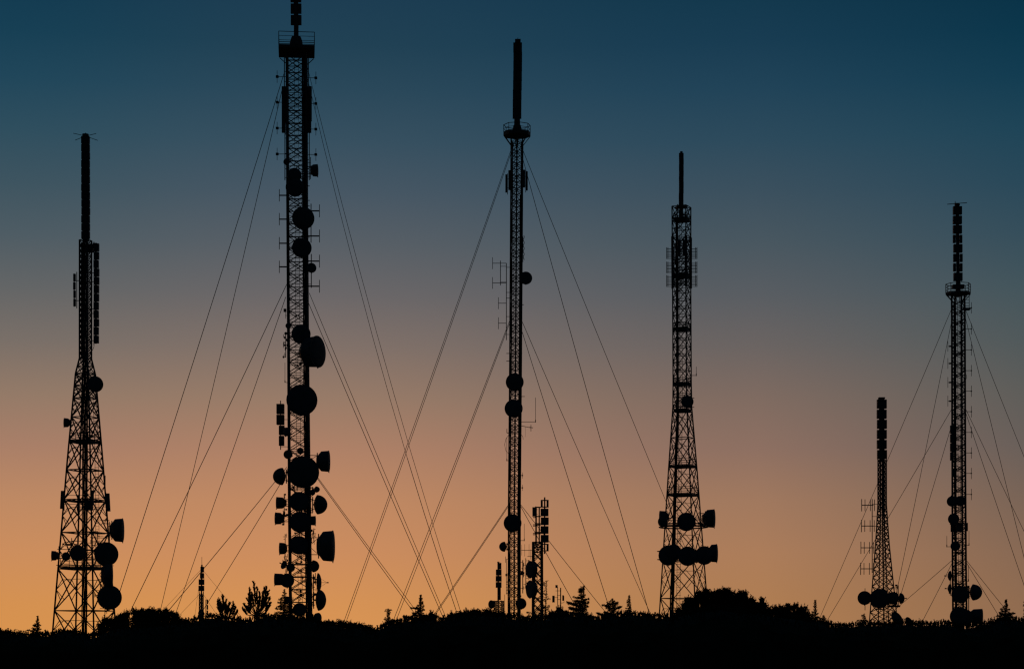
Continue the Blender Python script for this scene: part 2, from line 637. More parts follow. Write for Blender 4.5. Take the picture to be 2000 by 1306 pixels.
t.clutter(168, 1078, 26, 16, 16, dy=-1.5, seed=2)
t.clutter(172, 850, 20, 8, 10, dy=-1.2, seed=4)
t.clutter(196, 1150, 12, 14, 10, dy=-1.5, seed=5)
t.clutter(140, 1060, 20, 10, 12, dy=-1.5, seed=6)
t.clutter(190, 1050, 16, 14, 14, dy=-1.5, seed=8)
t.clutter(172, 985, 22, 12, 12, dy=-1.4, seed=9)
t.clutter(205, 1200, 10, 14, 10, dy=-1.5, seed=10)

# ================================================================ big guyed mast with many dishes
t = Tower('guyed_mast', 'tallest guyed mast, hung all over with round dishes, its top cut by the picture edge', 'mast', 167,
          [(-80, 578, 19.6), (111, 579.5, 19.6), (400, 580.5, 19.4), (700, 582.5, 19.6), (1000, 585, 20.6), (1240, 588, 21)], (42, 132, 222, 312))
gr = t.ground_row()
t.legs(108, gr, 2.1, n=6)
t.lattice(steps(112, 1200, 24.7) + [gr], 1.05, 'X', 1, rh=0.75, extra=steps(124, 1200, 24.7))
t.cables(113, gr, (12.4, 14, 15.6, 17, 18), 1.05, dy=-0.75)
t.cables(330, gr, (-15.6, -17), 0.9, dy=-0.7)
t.ladder(112, gr, -0.05, -0.05, 8, 7.5, dy=0.2)
# top antenna column, pole and cone
t.stack(577, 578.6, -83, 51, 19.5, 6, split=(0, 1, 2, 3, 4, 5), gap=3.6, spine=0.25)
mb = MB().lathe(t.P(578.5, 90), (0, 0, 1), [(0, 0.54), (0.3, 0.52), (0.62, 0.42), (0.75, 0.36), (0.75, 0.2), (1.7, 0.19)], 16)
t.part('mast_cone', mb, STEEL)
# platform seen from below with rails
t.platform(97.5, 35, 6, 25, 4, 45, rails=3)
for k in range(4):
    a = rad(51 + 90 * k)
    c = t.C(99)
    mb = MB().bar(c + Vector((1.95 * math.cos(a), 1.95 * math.sin(a), -0.25)), t.leg(122, k), 0.9 / t.s)
    t.part('platform_strut', mb, STEEL)
t.pole(555.5, 100, 170, 1.0, ties=(140, 160), to=566)
t.pole(556.5, 260, 352, 1.0, ties=(270, 300, 330, 347), to=566)
t.pole(602.5, 112, 170, 1.0, ties=(140, 160), to=592)
t.pole(604, 260, 352, 1.0, ties=(280, 312, 330), to=595)
for x0, x1, dyy in ((550.5, 558.5, -0.3), (599.5, 608.8, -0.3)):
    for k in range(4):
        t.panel(x0, x1 - (1 if k > 2 else 0), 169.5 + k * 22.6, 191.5 + k * 22.6, dy=dyy)
for y in (150, 200, 250.5, 301):
    t.dipole(541.3, y, 12, 562, ball=2.6)
for y in (152.5, 202.5, 252.5, 302):
    t.dipole(617, y, 12.2, 597, ball=2.6)
for y in (381.5, 428, 475, 521):
    t.dipole(545.6, y, 12, 564, r=0.7, arm=1.4)
for y in (412, 461, 510, 559):
    t.dipole(624, y, 12.5, 600, r=0.7, arm=1.4)
t.pole(607.5, 398, 474, 1.0, ties=(412, 461), to=596)
t.pole(608, 496, 562, 1.0, ties=(510, 555), to=598)
mb = MB()
for y in (363, 391, 402, 437, 463):
    mb.bar(t.P(560, y), t.P(605, y + 0.5), 0.9 / t.s)
t.part('stub_arms', mb, STEEL)
# dishes from the top down
t.dish(559.5, 316, 6.2, -20)
t.dish(575, 342, 13.5, 4)
t.dish(576, 366, 17.5, 0)
t.side(606.5, 621, 321, 345, 'drum')
t.pole(606.5, 307, 350, 0.8, ties=(318, 345), to=597)
t.dish(592.3, 426, 21.2, 8)
t.dish(589.4, 484, 18.6, 4)
t.dish(608.5, 523, 9.4, 14)
t.dish(588, 652, 18, 2)
t.dish(563, 636, 5.4, -10)
t.dish(558, 651, 2.8, -20, dy=-0.6)
t.dish(620, 686.5, 30, 60, dy=-1.0, depth=34)
t.dish(589.6, 781, 29.3, 3)
t.dish(558.5, 843, 8.5, -55)
t.dish(562.6, 887, 8.6, -8)
t.dish(586.5, 880, 6.3, 4)
t.side(619.5, 643.5, 880, 921, 'drum')
t.dish(592, 921.5, 30.2, 2)
t.side(532.5, 556, 913, 947, 'dome')
t.dish(610.5, 961, 5.6, 25)
t.side(615, 625, 949, 961.5, 'dome')
t.side(615, 640, 966, 1004, 'dome')
t.side(539.5, 559, 970, 993, 'drum')
t.side(537, 554, 1000, 1023.5, 'drum')
t.dish(584, 979, 18.5, -4)
t.dish(586, 1019, 20, 3)
t.side(603, 616.5, 1007, 1025.5, 'drum')
t.side(621, 652, 1036, 1096, 'drum', dy=-0.5)
t.dish(584, 1064, 17.5, 0)
t.side(545.5, 560, 1059, 1082, 'drum')
t.dish(554.5, 1102.5, 8.6, -50, 'open', elev=20)
t.dish(568, 1108, 8, -10)
t.side(608, 624, 1093, 1117, 'dome')
t.side(536, 560, 1119, 1142.5, 'drum')
t.dish(561, 1133, 13.5, -10)
t.side(619, 628, 1118, 1156, 'dome', feed=True)
t.side(618, 637.5, 1150, 1192, 'dome')
t.dish(621.5, 1206, 10, 50)
t.dish(561, 1171, 7, -20)
t.dish(585, 1190, 13, 4)
# side panel stack on a pole
t.pole(548, 782, 878, 1.0, ties=(819, 835, 872), to=566)
for x0, x1, y0, y1 in ((540.5, 555, 789, 808), (540.5, 555, 810, 829), (545, 555.5, 831, 849), (545, 555, 851, 870)):
    mb = MB().box(t.P((x0 + x1) / 2, (y0 + y1) / 2, -0.15), (x1 - x0) / 2 / t.s, (x1 - x0) / 2.2 / t.s, (y1 - y0) / 2 / t.s)
    t.part('antenna_panel', mb, PANEL)
t.whip(556.6, 708, 746, 566, foot=2)
t.clutter(558, 676, 5, 22, 14, dy=-0.4, seed=7)
mb = MB().box(t.P(556.6, 606, -0.2), 2.5 / t.s, 0.1, 3 / t.s).bar(t.P(558, 603, -0.2), t.P(558, 622, -0.2), 0.6 / t.s).bar(t.P(557, 616, -0.2), t.P(566, 616, -0.2), 0.6 / t.s)
t.part('lamp_box', mb, STEEL)
for i, (x, y, w, h, n) in enumerate(((555, 988, 5, 24, 12), (607, 985, 5, 26, 14), (606, 1063, 7, 28, 16), (557, 1070, 5, 28, 12), (612, 1150, 6, 30, 18),
                                     (604, 900, 6, 14, 6), (582, 700, 12, 14, 10), (560, 1120, 6, 20, 10), (607, 1180, 7, 20, 12), (575, 955, 10, 8, 8), (585, 1000, 14, 6, 10), (585, 1042, 14, 6, 10), (588, 1090, 14, 10, 14),
                                     (588, 1125, 13, 14, 14), (586, 1160, 13, 12, 14), (613, 1045, 5, 14, 10), (555, 1010, 6, 14, 10), (557, 1095, 6, 14, 10), (616, 1130, 5, 12, 8), (588, 712, 12, 8, 8))):
    t.clutter(x, y, w, h, n, dy=-0.7, seed=20 + i)
for a, b, d in (((556, 140), (241, 1130), -22), ((551, 175), (315, 1182), 22), ((560, 555), (255, 1190), -22), ((558, 580), (345, 1190), 22),
                ((560, 912), (331, 1187), -22), ((561, 922), (408, 1170), 22),
                ((604, 572), (869.5, 1200), 4), ((602, 590), (864, 1200), -6),
                ((612, 920), (807, 1183), 4), ((610, 920), (800.6, 1183), -6)):
    t.wire(a, b, d, 0.6)
t.wire((600, 130), (904, 1190), 4, 0.62, 0.04)
t.wire((601, 155), (898, 1190), -6, 0.62, 0.052)

# ================================================================ second guyed mast
t = Tower('guyed_mast', 'slim guyed mast in the middle with an octagonal platform under a thick black column', 'mast', 222,
          [(232, 1009.8, 11.3), (290, 1009.6, 11.3), (700, 1007, 11.3), (990, 1004.6, 11.4), (1230, 1004.2, 11.5)], (150, 270, 30))
gr = t.ground_row()
t.legs(262, gr, 1.65, n=6)
t.lattice(steps(275, 1205, 12.2) + [gr], 0.7, 'X', 2, rh=0.55)
t.cables(280, gr, (-9, -7.9), 0.9, dy=-0.3)
t.cables(280, gr, (8.6, 9.7), 0.9, dy=-0.3)
t.cables(380, gr, (7.6, 6.6), 0.75, dy=0.1, name='feeder_cables')
t.ladder(285, gr, -0.25, -0.25, 5, 4.5, dy=0.15)
t.stack(1011.2, 1009.8, 84, 232, 17, 8, gap=0.9, cap=3)
mb = MB().box(t.P(1011.4, 81.5), 5.5 / t.s, 5.5 / t.s, 3.6 / t.s).bar(t.P(1011.4, 74), t.P(1011.4, 80), 0.7 / t.s)
t.part('column_cap', mb, STEEL)
mb = MB().lathe(t.P(1010, 262), (0, 0, 1), [(0, 0.62), (0.5, 0.5), (0.9, 0.42), (1.0, 0.34), (1.7, 0.32)], 14)
t.part('mast_cone', mb, STEEL)
t.platform(259.5, 26.5, 6.5, 14.5, 8, 8, under=288, rails=2)
t.panel(987, 991.3, 341, 376, dy=-0.3)
t.panel(992.8, 998, 333, 371, dy=-0.5)
t.panel(1026.8, 1030.8, 335, 372, dy=-0.3)
t.panel(1020.5, 1025.8, 332, 366, dy=-0.5)
t.dish(1027, 543, 12.2, 6)
t.pole(989, 514, 664, 0.85, ties=(522, 571, 582, 618, 653), to=998)
t.pole(977.5, 509, 557, 0.8, ties=(520, 551), to=990)
for x, y in ((962, 514), (962, 552.5), (973.5, 592), (973.5, 631)):
    t.dipole(x, y, 11.5, 989)
mb = MB()
pts = [t.P(1023 + 1.1 * math.sin(k * 1.4), 460 + k * 2.5, -0.2) for k in range(20)]
mb.tube(pts, 0.8 / t.s)
mb.bar(t.P(1021.5, 462, -0.2), t.P(1021.5, 512, -0.2), 0.6 / t.s)
t.part('slack_cable', mb, CABLE)
mb = MB()
for y, x0, x1 in ((690, 989, 1020), (705, 989, 1019), (595, 1010, 1023), (774, 1010, 1025), (774, 1024, 1025)):
    mb.bar(t.P(x0, y, -0.4), t.P(x1, y, -0.4), 0.8 / t.s)
t.part('stub_arms', mb, STEEL)
t.dish(1005.3, 746, 17, 2)
t.dish(1003.2, 797.5, 17.2, -3)
t.whip(1046, 776, 823.5, 1012)
mb = MB().bar(t.P(1012, 830), t.P(1037, 835), 0.7 / t.s)
mb.bar(t.P(1037, 829), t.P(1037, 842), 0.8 / t.s).bar(t.P(1034, 834), t.P(1041, 835), 0.9 / t.s)
mb.bar(t.P(1026, 833), t.P(1026, 853), 0.3 / t.s)
t.part('yagi_antenna', mb, STEEL)
t.whip(990, 855, 899, 998)
mb = MB().tube([t.P(994, 848, -0.4), t.P(988, 857, -0.4), t.P(985.5, 868, -0.4), t.P(988, 880, -0.4), t.P(995, 887, -0.4)], 0.5 / t.s)
mb.tube([t.P(1016, 846, -0.4), t.P(1021, 852, -0.4), t.P(1022, 858, -0.4)], 0.5 / t.s)
mb.tube([t.P(990, 837), t.P(990, 845), t.P(996, 845)], 0.9 / t.s)
t.part('slack_cable', mb, CABLE)
for y in (928, 952):
    t.dipole(1020.5, y, 6, 1012, r=0.4, ball=1.4)
t.dish(1001.2, 1021, 17, -3)
t.side(974.5, 988, 1057, 1077, 'dome')
t.whip(1024, 1022, 1055, 1014)
t.pole(989, 1092, 1160, 0.6, ties=(1135, 1152, 1158), to=998)
t.pole(1021, 1093, 1158, 1.0, ties=(1097, 1122, 1148), to=1010)
t.pole(987.5, 1086, 1098, 0.5, ties=(1091,), to=996)
t.dish(1018, 1178, 10.5, 20)
t.clutter(1022, 1112, 4, 14, 12, dy=-0.3, seed=41)
t.clutter(992, 1140, 4, 22, 12, dy=-0.3, seed=42)
t.clutter(1014, 1165, 8, 20, 16, dy=-0.3, seed=43)
for a, b, d in (((997, 296), (672, 1211), -8), ((997, 302), (676.5, 1211), 5), ((995, 627), (770, 1205), -8), ((995, 632), (775.5, 1205), 5),
                ((993, 985), (846, 1201), -8), ((993, 988), (848.5, 1201), 5),
                ((1021, 293), (1301, 975), 44), ((1021, 310), (1265, 1185), -20), ((1019, 626), (1271, 1197), 40), ((1019, 645), (1187, 1175), -20),
                ((1017, 985), (1173, 1180), 36), ((1017, 988), (1114, 1163), -20)):
    t.wire(a, b, d, 0.55)

# ================================================================ self supporting tower right of the middle
t = Tower('lattice_tower', 'downward widening lattice tower right of the middle with two rows of round dishes', 'tower', 235,
          [(400, 1331, 18.3), (560, 1331.5, 17.7), (745, 1332.5, 17.7), (795, 1332.8, 18.4), (920, 1333.8, 28), (1200, 1335.8, 47.5), (1300, 1336, 54)],
          (25, 115, 205, 295))
gr = t.ground_row()
t.legs(404, gr, 1.35)
t.lattice([404, 427] + steps(432, 800, 30.7), 0.85, 'X', 1, extra=steps(447, 785, 30.7))
t.lattice([804, 855, 910, 966, 1026, 1095, 1168, 1246, gr], 1.05, 'X', 1, sub=True)
t.plan_bracing([404, 536, 641, 748, 801, 910, 966, 1095], 0.8)
t.lattice(steps(466, 560, 23.5), 0.8, 'X', 1, name='antenna_cage')
t.cables(432, 800, (-0.62, -0.52, -0.43), 1.1, dy=-0.3, frac=True)
t.cables(800, gr, (-0.58, -0.52, -0.46), 1.5, dy=-0.5, name='feeder_pipe', frac=True)
t.ladder(410, 800, -0.12, -0.12, 5, 4.5, cage=False)
t.ladder(800, gr, -0.22, -0.26, 6.5, 5, cage=True, dy=-0.4)
t.stack(1330.8, 1330.4, 299, 400, 9, 9, gap=0.5, cap=3)
mb = MB().box(t.P(1330.5, 404), 9 / t.s, 0.5, 2.2 / t.s).bar(t.P(1323, 399), t.P(1324, 404), 1 / t.s)
mb.bar(t.P(1330.5, 400), t.P(1330.5, 430), 4 / t.s, 8)
t.part('column_base', mb, STEEL)
for y, th in ((427, 5), (535, 8), (641, 5), (748, 5), (800, 4)):
    t.platform(y, 16 if y < 700 else 17.2, th, 9, 4, 25, rails=2)
t.platform(909, 26.5, 4, 13, 4, 25, rails=3)
t.platform(964.5, 31, 4, 13, 4, 25, rails=3)
mb = MB()
for i in range(4):
    mb.bar(t.leg(463, i), t.leg(562, i), 2.6 / t.s, 6)
t.part('cage_rails', mb, STEEL)
t.panel(1323, 1329, 468, 500, dy=-1.2)
t.panel(1334, 1340, 468, 500, dy=-1.2)
for y0, y1 in ((483, 505.5), (511, 533.5), (537, 560)):
    for sg, xo, xi in ((-1, 1302, 1312), (1, 1361.3, 1350)):
        mb = MB()
        for x in (xo, xo - sg * 2.6):
            mb.bar(t.P(x, y0, -0.3), t.P(x, y1, -0.3), 0.85 / t.s)
        for k in range(4):
            y = y0 + (y1 - y0) * (0.14 + 0.24 * k)
            mb.bar(t.P(xo, y, -0.3), t.P(xi, y, -0.3), 0.7 / t.s)
            mb.bar(t.P(xo, y + 3, 0.4), t.P(xi, y + 3, 0.4), 0.4 / t.s)
        mb.bar(t.P(xi, y0 - 8, -0.3), t.P(xi, y1 + 4, -0.3), 0.9 / t.s)
        t.part('dipole_grid', mb, STEEL)
t.whip(1360, 716, 733, 1346)
t.dish(1342.5, 784, 11.8, 8, 'drum')
mb = MB()
for y, x0, x1 in ((777, 1318, 1356), (795, 1318, 1356), (775, 1316, 1336)):
    mb.bar(t.P(x0, y, -1.2), t.P(x1, y, -1.2), 0.8 / t.s)
t.part('support_arms', mb, STEEL)
t.dish(1294, 1018, 10, -30, dy=-2.2)
t.side(1288, 1306, 997, 1021, 'drum')
t.dish(1340.5, 1018.5, 17.4, 2, dy=-3.4)
t.side(1374, 1396, 994, 1030, 'drum')
ring = MB()
for k in range(12):
    a0, a1 = rad(30 * k), rad(30 * k + 30)
    for z, r in ((1024, 2.2), (1029, 2.2), (1013, 2.2)):
        c = t.C(z)
        ring.bar(c + Vector((2.75 * math.cos(a0), 2.75 * math.sin(a0), 0)), c + Vector((2.75 * math.cos(a1), 2.75 * math.sin(a1), 0)), (1.7 if z > 1020 else 0.7) / t.s)
    for z, r in ((1092, 2.2), (1076, 2.2)):
        c = t.C(z)
        ring.bar(c + Vector((3.0 * math.cos(a0), 3.0 * math.sin(a0), 0)), c + Vector((3.0 * math.cos(a1), 3.0 * math.sin(a1), 0)), 0.9 / t.s)
t.part('dish_ring_frame', ring, STEEL)
t.dish(1305.5, 1084, 19, -12, dy=-2.6)
t.dish(1316, 1076, 13.5, -4, dy=-2.9)
t.dish(1343, 1085.5, 18.2, 0, dy=-3.4)
t.dish(1375.5, 1084, 17.6, 12, dy=-2.6)
t.dish(1360, 1086, 12, 6, dy=-3.0)
t.side(1384, 1401, 1062, 1097.5, 'drum')
t.clutter(1352, 1015, 14, 8, 10, dy=-1.6, seed=51)
t.clutter(1372, 1016, 8, 12, 10, dy=-1.0, seed=52)
t.clutter(1324, 1085, 5, 8, 8, dy=-1.2, seed=53)
t.clutter(1336, 480, 14, 10, 12, dy=-0.8, seed=54)
t.clutter(1329, 550, 14, 10, 12, dy=-0.8, seed=55)

# ================================================================ short flared tower on the right
t = Tower('lattice_tower', 'short lattice tower on the right with stacked square antenna bays above a flared foot', 'tower', 208,
          [(895, 1723, 8.2), (985, 1723, 8.3), (1060, 1723.5, 13), (1215, 1725.5, 27), (1290, 1726.5, 34)], (20, 110, 200, 290))
gr = t.ground_row()
t.legs(896, gr, 1.15)
t.lattice(steps(898, 990, 9), 0.8, 'X', 1)
t.lattice(steps(990, 1060, 11) + steps(1060, gr, 17)[1:], 0.9, 'X', 0)
t.cables(900, gr, (0, 1.6), 0.8)
t.ladder(900, gr, 0.3, 0.3, 4, 4)
t.stack(1721.8, 1722.6, 779, 897, 18.4, 6, gap=2.6, cap=2)
mb = MB().box(t.P(1721.8, 777.5), 6 / t.s, 0.3, 1.6 / t.s)
t.part('column_cap', mb, STEEL)
t.pole(1703.5, 974, 1118, 0.9, ties=(984, 1008, 1027, 1069, 1092), to=1722, dy=-0.2)
for y, x in ((986, 1683), (1026.5, 1682.5), (1069, 1681.5), (1110, 1681)):
    t.dipole(x, y, 12, 1706, extra=(x + 6.5, x + 17, x + 25), r=0.78, dy=-0.2)
t.dish(1688.5, 1167, 13.2, -10, dy=-1.6)
t.dish(1718, 1168, 18.4, 0, dy=-2.6)
t.dish(1744, 1167, 11.5, 10, dy=-2.0)
t.side(1756, 1767, 1157, 1178.5, 'dome', feed=True)
t.pole(1754.5, 1142, 1182, 0.8, ties=(1149, 1165, 1180), dy=-0.4)
t.pole(1689.5, 1148, 1191, 0.7, dy=-1.2)
mb = MB().box(t.P(1746, 1183, -0.6), 11 / t.s, 0.4, 1.8 / t.s).box(t.P(1742, 1178, -0.6), 9 / t.s, 0.4, 1.0 / t.s)
t.part('side_platform', mb, STEEL)
t.clutter(1752, 1160, 6, 18, 10, dy=-0.6, seed=61)
t.clutter(1726, 1184, 22, 6, 10, dy=-1.0, seed=62)

# ================================================================ guyed mast on the right
t = Tower('guyed_mast', 'guyed mast at the far right with small dipoles down its right side', 'mast', 222,
          [(549, 1871, 12.1), (620, 1871.8, 12.4), (900, 1872.6, 12.5), (1100, 1873.5, 12.8), (1230, 1875, 13)], (26, 116, 206, 296))
gr = t.ground_row()
t.legs(575, gr, 2.0, n=6)
t.lattice(steps(590, 1200, 10.2) + [gr], 0.88, 'Z', 2, rh=0.75, extra=steps(600, 1200, 30.5))
t.cables(590, gr, (-9.5, -8), 0.9, dy=-0.2)
t.ladder(590, gr, 0.1, 0.1, 5, 4.5, dy=0.1)
t.stack(1869.6, 1871.2, 402, 550, 16.8, 8, split=(3, 5, 6), gap=2.8, cap=2, spine=0.2)
mb = MB().bar(t.P(1850, 399), t.P(1888.5, 396), 0.8 / t.s).bar(t.P(1865.5, 393), t.P(1865.5, 402), 0.8 / t.s).box(t.P(1869.5, 399.5), 4.5 / t.s, 0.2, 2.4 / t.s)
t.part('top_cross_arm', mb, STEEL)
mb = MB().bar(t.P(1871, 548), t.P(1871, 580), 4.2 / t.s, 8).box(t.P(1871, 560), 11 / t.s, 0.45, 3.5 / t.s)
t.part('column_base', mb, STEEL)
t.platform(572, 24, 3, 17, 8, 10, under=592, rails=3)
mb = MB()
for x in (1884, 1893):
    mb.bar(t.P(x, 574, -0.2), t.P(x, 604, -0.2), 0.7 / t.s); mb.bar(t.P(x, 574, 0.4), t.P(x, 604, 0.4), 0.7 / t.s)
for y in (580, 585, 591, 597, 603):
    mb.bar(t.P(1882, y, -0.2), t.P(1893, y, -0.2), 0.6 / t.s)
mb.box(t.P(1888.5, 604), 6 / t.s, 0.4, 1.2 / t.s)
t.part('access_cage', mb, STEEL)
for y in (601, 642, 683, 723.5, 763.6, 803.5, 844, 884, 924, 965):
    t.dipole(1897.3, y, 11, 1880, ball=1.2, r=0.5)
for y in (676, 709.5, 746.6, 783):
    t.dipole(1851.3, y, 10.5, 1866, ball=0.0, r=0.5)
    mb = MB().box(t.P(1855.5, y), 1.6 / t.s, 0.1, 1.4 / t.s)
    t.part('coupler_box', mb, STEEL)
for k in range(4):
    t.panel(1855.8, 1862.3, 830.5 + 17.4 * k, 846.5 + 17.4 * k, dy=-0.3)
t.panel(1859, 1864, 914, 931, dy=-0.3)
mb = MB().tube([t.P(1884, 728, -0.2), t.P(1887.5, 732, -0.2), t.P(1888, 738, -0.2), t.P(1883, 746, -0.2)], 0.5 / t.s)
t.part('slack_cable', mb, CABLE)
t.dish(1859.3, 978.5, 10, -14)
t.dish(1875.5, 978, 10, 5)
t.dish(1866.5, 980, 7, 5)
t.dish(1862.5, 1013, 10.6, -6)
t.panel(1857, 1863, 1021, 1038, dy=-0.4)
t.panel(1868, 1881, 1021, 1037, dy=-0.9)
t.panel(1884.5, 1890, 1020.5, 1036.5, dy=-0.4)
t.dish(1866, 1066, 9.2, -4)
t.whip(1849.3, 1046, 1067, 1862)
t.whip(1892.6, 1036, 1064, 1882)
t.whip(1891.6, 1103, 1134, 1882)
t.side(1851, 1858, 1113.5, 1134, 'dome', feed=True)
t.side(1851, 1858, 1139, 1158, 'dome', feed=True)
t.dish(1875.5, 1160, 16.4, 2)
t.side(1896, 1918.5, 1140, 1172, 'dome')
t.pole(1892, 1147, 1200, 0.9, ties=(1150, 1162), to=1880)
t.dish(1874, 1203, 18, -4)
t.dish(1886, 1205, 15, 14, dy=-1.2)
t.side(1892, 1919, 1188, 1218, 'drum')
t.clutter(1856, 1138, 5, 24, 10, dy=-0.4, seed=71)
t.clutter(1890, 1155, 5, 12, 8, dy=-0.4, seed=72)
t.clutter(1860, 1000, 4, 40, 10, dy=-0.4, seed=73)
for a, b, d in (((1859, 602), (1605, 1195), 30), ((1858, 630), (1752, 1150), -18), ((1859, 798), (1618, 1205), 30), ((1857, 835), (1762, 1150), -18),
                ((1860, 1093), (1752, 1184), 30), ((1860, 1098), (1803, 1208), -18),
                ((1886, 605), (2000, 888), 24), ((1885, 618), (1984, 1020), -16), ((1886, 798), (1986, 1005), 24), ((1886, 805), (1995, 1125), -16),
                ((1887, 1093), (1958, 1180), 20), ((1887, 1097), (1948, 1196), -16)):
    t.wire(a, b, d, 0.48)

# ================================================================ small far masts
t = Tower('antenna_mast', 'tiny distant mast with four stacked bays between the left tower and the tallest mast', 'mast', 330,
          [(1155, 393.2, 4), (1260, 393, 4.2)], (30, 150, 270))
gr = t.ground_row()
t.legs(1154, gr, 0.9)
t.lattice(steps(1159, gr, 7), 0.7, 'X', 1)
t.cables(1158, gr, (1.2,), 0.8)
mb = MB().bar(t.P(394.3, 1087), t.P(394.3, 1104), 0.45 / t.s, 5).bar(t.P(394.3, 1102), t.P(393.4, 1160), 1.6 / t.s, 6)
sp = t.part('antenna_column', mb, STEEL)
for x0, x1, y0, y1 in ((391.8, 398.2, 1106, 1117), (391, 398.4, 1118.5, 1129), (388.6, 398.6, 1130.5, 1141.5), (388.2, 398.4, 1143, 1153.5)):
    t.part('antenna_bay', MB().box(t.P((x0 + x1) / 2, (y0 + y1) / 2), (x1 - x0) / 2 / t.s, (x1 - x0) / 2.3 / t.s, (y1 - y0) / 2 / t.s), PANEL, sp)
t.dish(393, 1197, 6, -8)
for a, b, d in (((392, 1112), (322, 1186), 12), ((391, 1158), (352, 1198), 12), ((396, 1112), (440, 1165), 12), ((396, 1158), (424, 1200), 12), ((392, 1118), (380, 1205), -12)):
    t.wire(a, b, d, 0.26)

t = Tower('antenna_pole', 'thin twin pole antenna beside the tiny distant mast', 'pole', 322, [(1168, 404, 2), (1260, 404, 2)])
mb = MB().bar(t.P(402, 1170), t.P(402, t.ground_row()), 0.7 / t.s, 5)
for y in (1172, 1182, 1192):
    mb.bar(t.P(402, y), t.P(405, y), 0.5 / t.s)
t.part('pole', mb, STEEL)
for k in range(3):
    t.part('antenna_panel', MB().box(t.P(405, 1174.5 + 10.6 * k), 1.4 / t.s, 0.12, 4.6 / t.s), PANEL)

t = Tower('antenna_mast', 'small mast of stacked bays on a low frame, close left of the slim middle mast', 'mast', 262,
          [(1170, 974.5, 9.5), (1260, 975, 9.8)], (28, 118, 208, 298))
gr = t.ground_row()
t.legs(1172, gr, 0.9)
t.lattice(steps(1173, gr, 8), 0.75, 'X', 1)
mb = MB().bar(t.P(973, 1096), t.P(973, 1200), 1.8 / t.s, 6).bar(t.P(971, 1097), t.P(977, 1097), 0.6 / t.s).bar(t.P(985.5, 1160), t.P(985.5, 1200), 0.5 / t.s)
mb.box(t.P(975, 1158), 3.2 / t.s, 0.2, 13 / t.s)
sp = t.part('antenna_column', mb, STEEL)
for x0, x1, y0, y1 in ((972, 979.3, 1098.5, 1111), (968.5, 979.6, 1111.5, 1123), (968.2, 979.8, 1124, 1134.8), (968.2, 979.6, 1136, 1147)):
    t.part('antenna_bay', MB().box(t.P((x0 + x1) / 2, (y0 + y1) / 2), (x1 - x0) / 2 / t.s, (x1 - x0) / 2.3 / t.s, (y1 - y0) / 2 / t.s), PANEL, sp)
t.dish(959.3, 1179.5, 8, -48, dy=-0.4)

t = Tower('lattice_tower', 'short lattice tower with stacked square frames on top, close right of the slim middle mast', 'tower', 214,
          [(1058, 1050, 9.6), (1260, 1050, 10.2)], (35, 125, 215, 305))
gr = t.ground_row()
t.legs(1058, gr, 1.6)
t.lattice(steps(1078, gr, 16.7), 1.1, 'X', 0)
t.lattice([1058, 1068, 1078], 0.9, 'X', 1)
t.cables(1080, gr, (8.2, 9.6), 0.9, dy=-0.3)
t.cables(1080, gr, (-9, -7.8), 0.9, dy=-0.3)
t.stack(1063.8, 1063.8, 974.5, 1077, 15.4, 6, frame=(0, 5), gap=2.4, cap=4, spine=0.1)
t.panel(1039.8, 1046.5, 990, 1008, dy=-0.2)
mb = MB()
for x in (1047, 1053.2):
    mb.bar(t.P(x, 990), t.P(x, 1062), (2.3 if x < 1050 else 1.8) / t.s)
for y in (990, 1008, 1022, 1024.5, 1039, 1041.5, 1058, 1061):
    mb.bar(t.P(1045, y), t.P(1056, y), 1.6 / t.s)
    mb.bar(t.P(1041, y + 2), t.P(1047, y + 2), 1.2 / t.s)
t.part('side_frame', mb, STEEL)
t.dish(1035.5, 1111.5, 16.5, -60, dy=-1.0)
t.clutter(1027, 1120, 6, 30, 14, dy=-0.6, seed=82)
t.clutter(1050, 1072, 10, 8, 10, dy=-0.6, seed=83)
t.dish(1035.5, 1150, 17, -62, dy=-1.2)
mb = MB().bar(t.P(1018, 1074), t.P(1048, 1074), 0.7 / t.s).bar(t.P(1030, 1086), t.P(1046, 1086), 0.7 / t.s)
for x, y0, y1 in ((1019, 1063, 1084), (1024.8, 1062, 1086), (1033.3, 1062, 1086), (1036.5, 1072, 1092)):
    mb.bar(t.P(x, y0), t.P(x, y1), 0.45 / t.s)
t.part('dipole_antenna', mb, STEEL)
t.clutter(1045, 1140, 6, 30, 12, dy=-0.6, seed=81)

t = Tower('cell_pole', 'small twin pole with side panels standing above a bush, right of the short framed tower', 'pole', 240,
          [(1144, 1092, 3), (1260, 1092, 3)])
gr = t.ground_row()
mb = MB().bar(t.P(1089.2, 1146), t.P(1089.2, gr), 0.8 / t.s, 6).bar(t.P(1095, 1147), t.P(1095, gr), 1.2 / t.s, 6)
for y in (1153, 1162, 1170):
    mb.bar(t.P(1085 if y == 1153 else 1088, y), t.P(1096, y), 0.6 / t.s)
mb.bar(t.P(1080, 1166), t.P(1089, 1166), 0.5 / t.s).bar(t.P(1095, 1177), t.P(1102, 1176), 0.6 / t.s).bar(t.P(1101.6, 1176), t.P(1101.6, 1163), 0.5 / t.s)
t.part('pole', mb, STEEL)
t.part('equipment_box', MB().box(t.P(1087, 1144.5), 2.2 / t.s, 0.13, 2.8 / t.s), PANEL)
t.part('sector_panel', MB().box(t.P(1081, 1169, -0.2), 2.4 / t.s, 0.1, 6.6 / t.s), PANEL)
t.part('sector_panel', MB().box(t.P(1099.7, 1167), 1.5 / t.s, 0.1, 5.4 / t.s), PANEL)

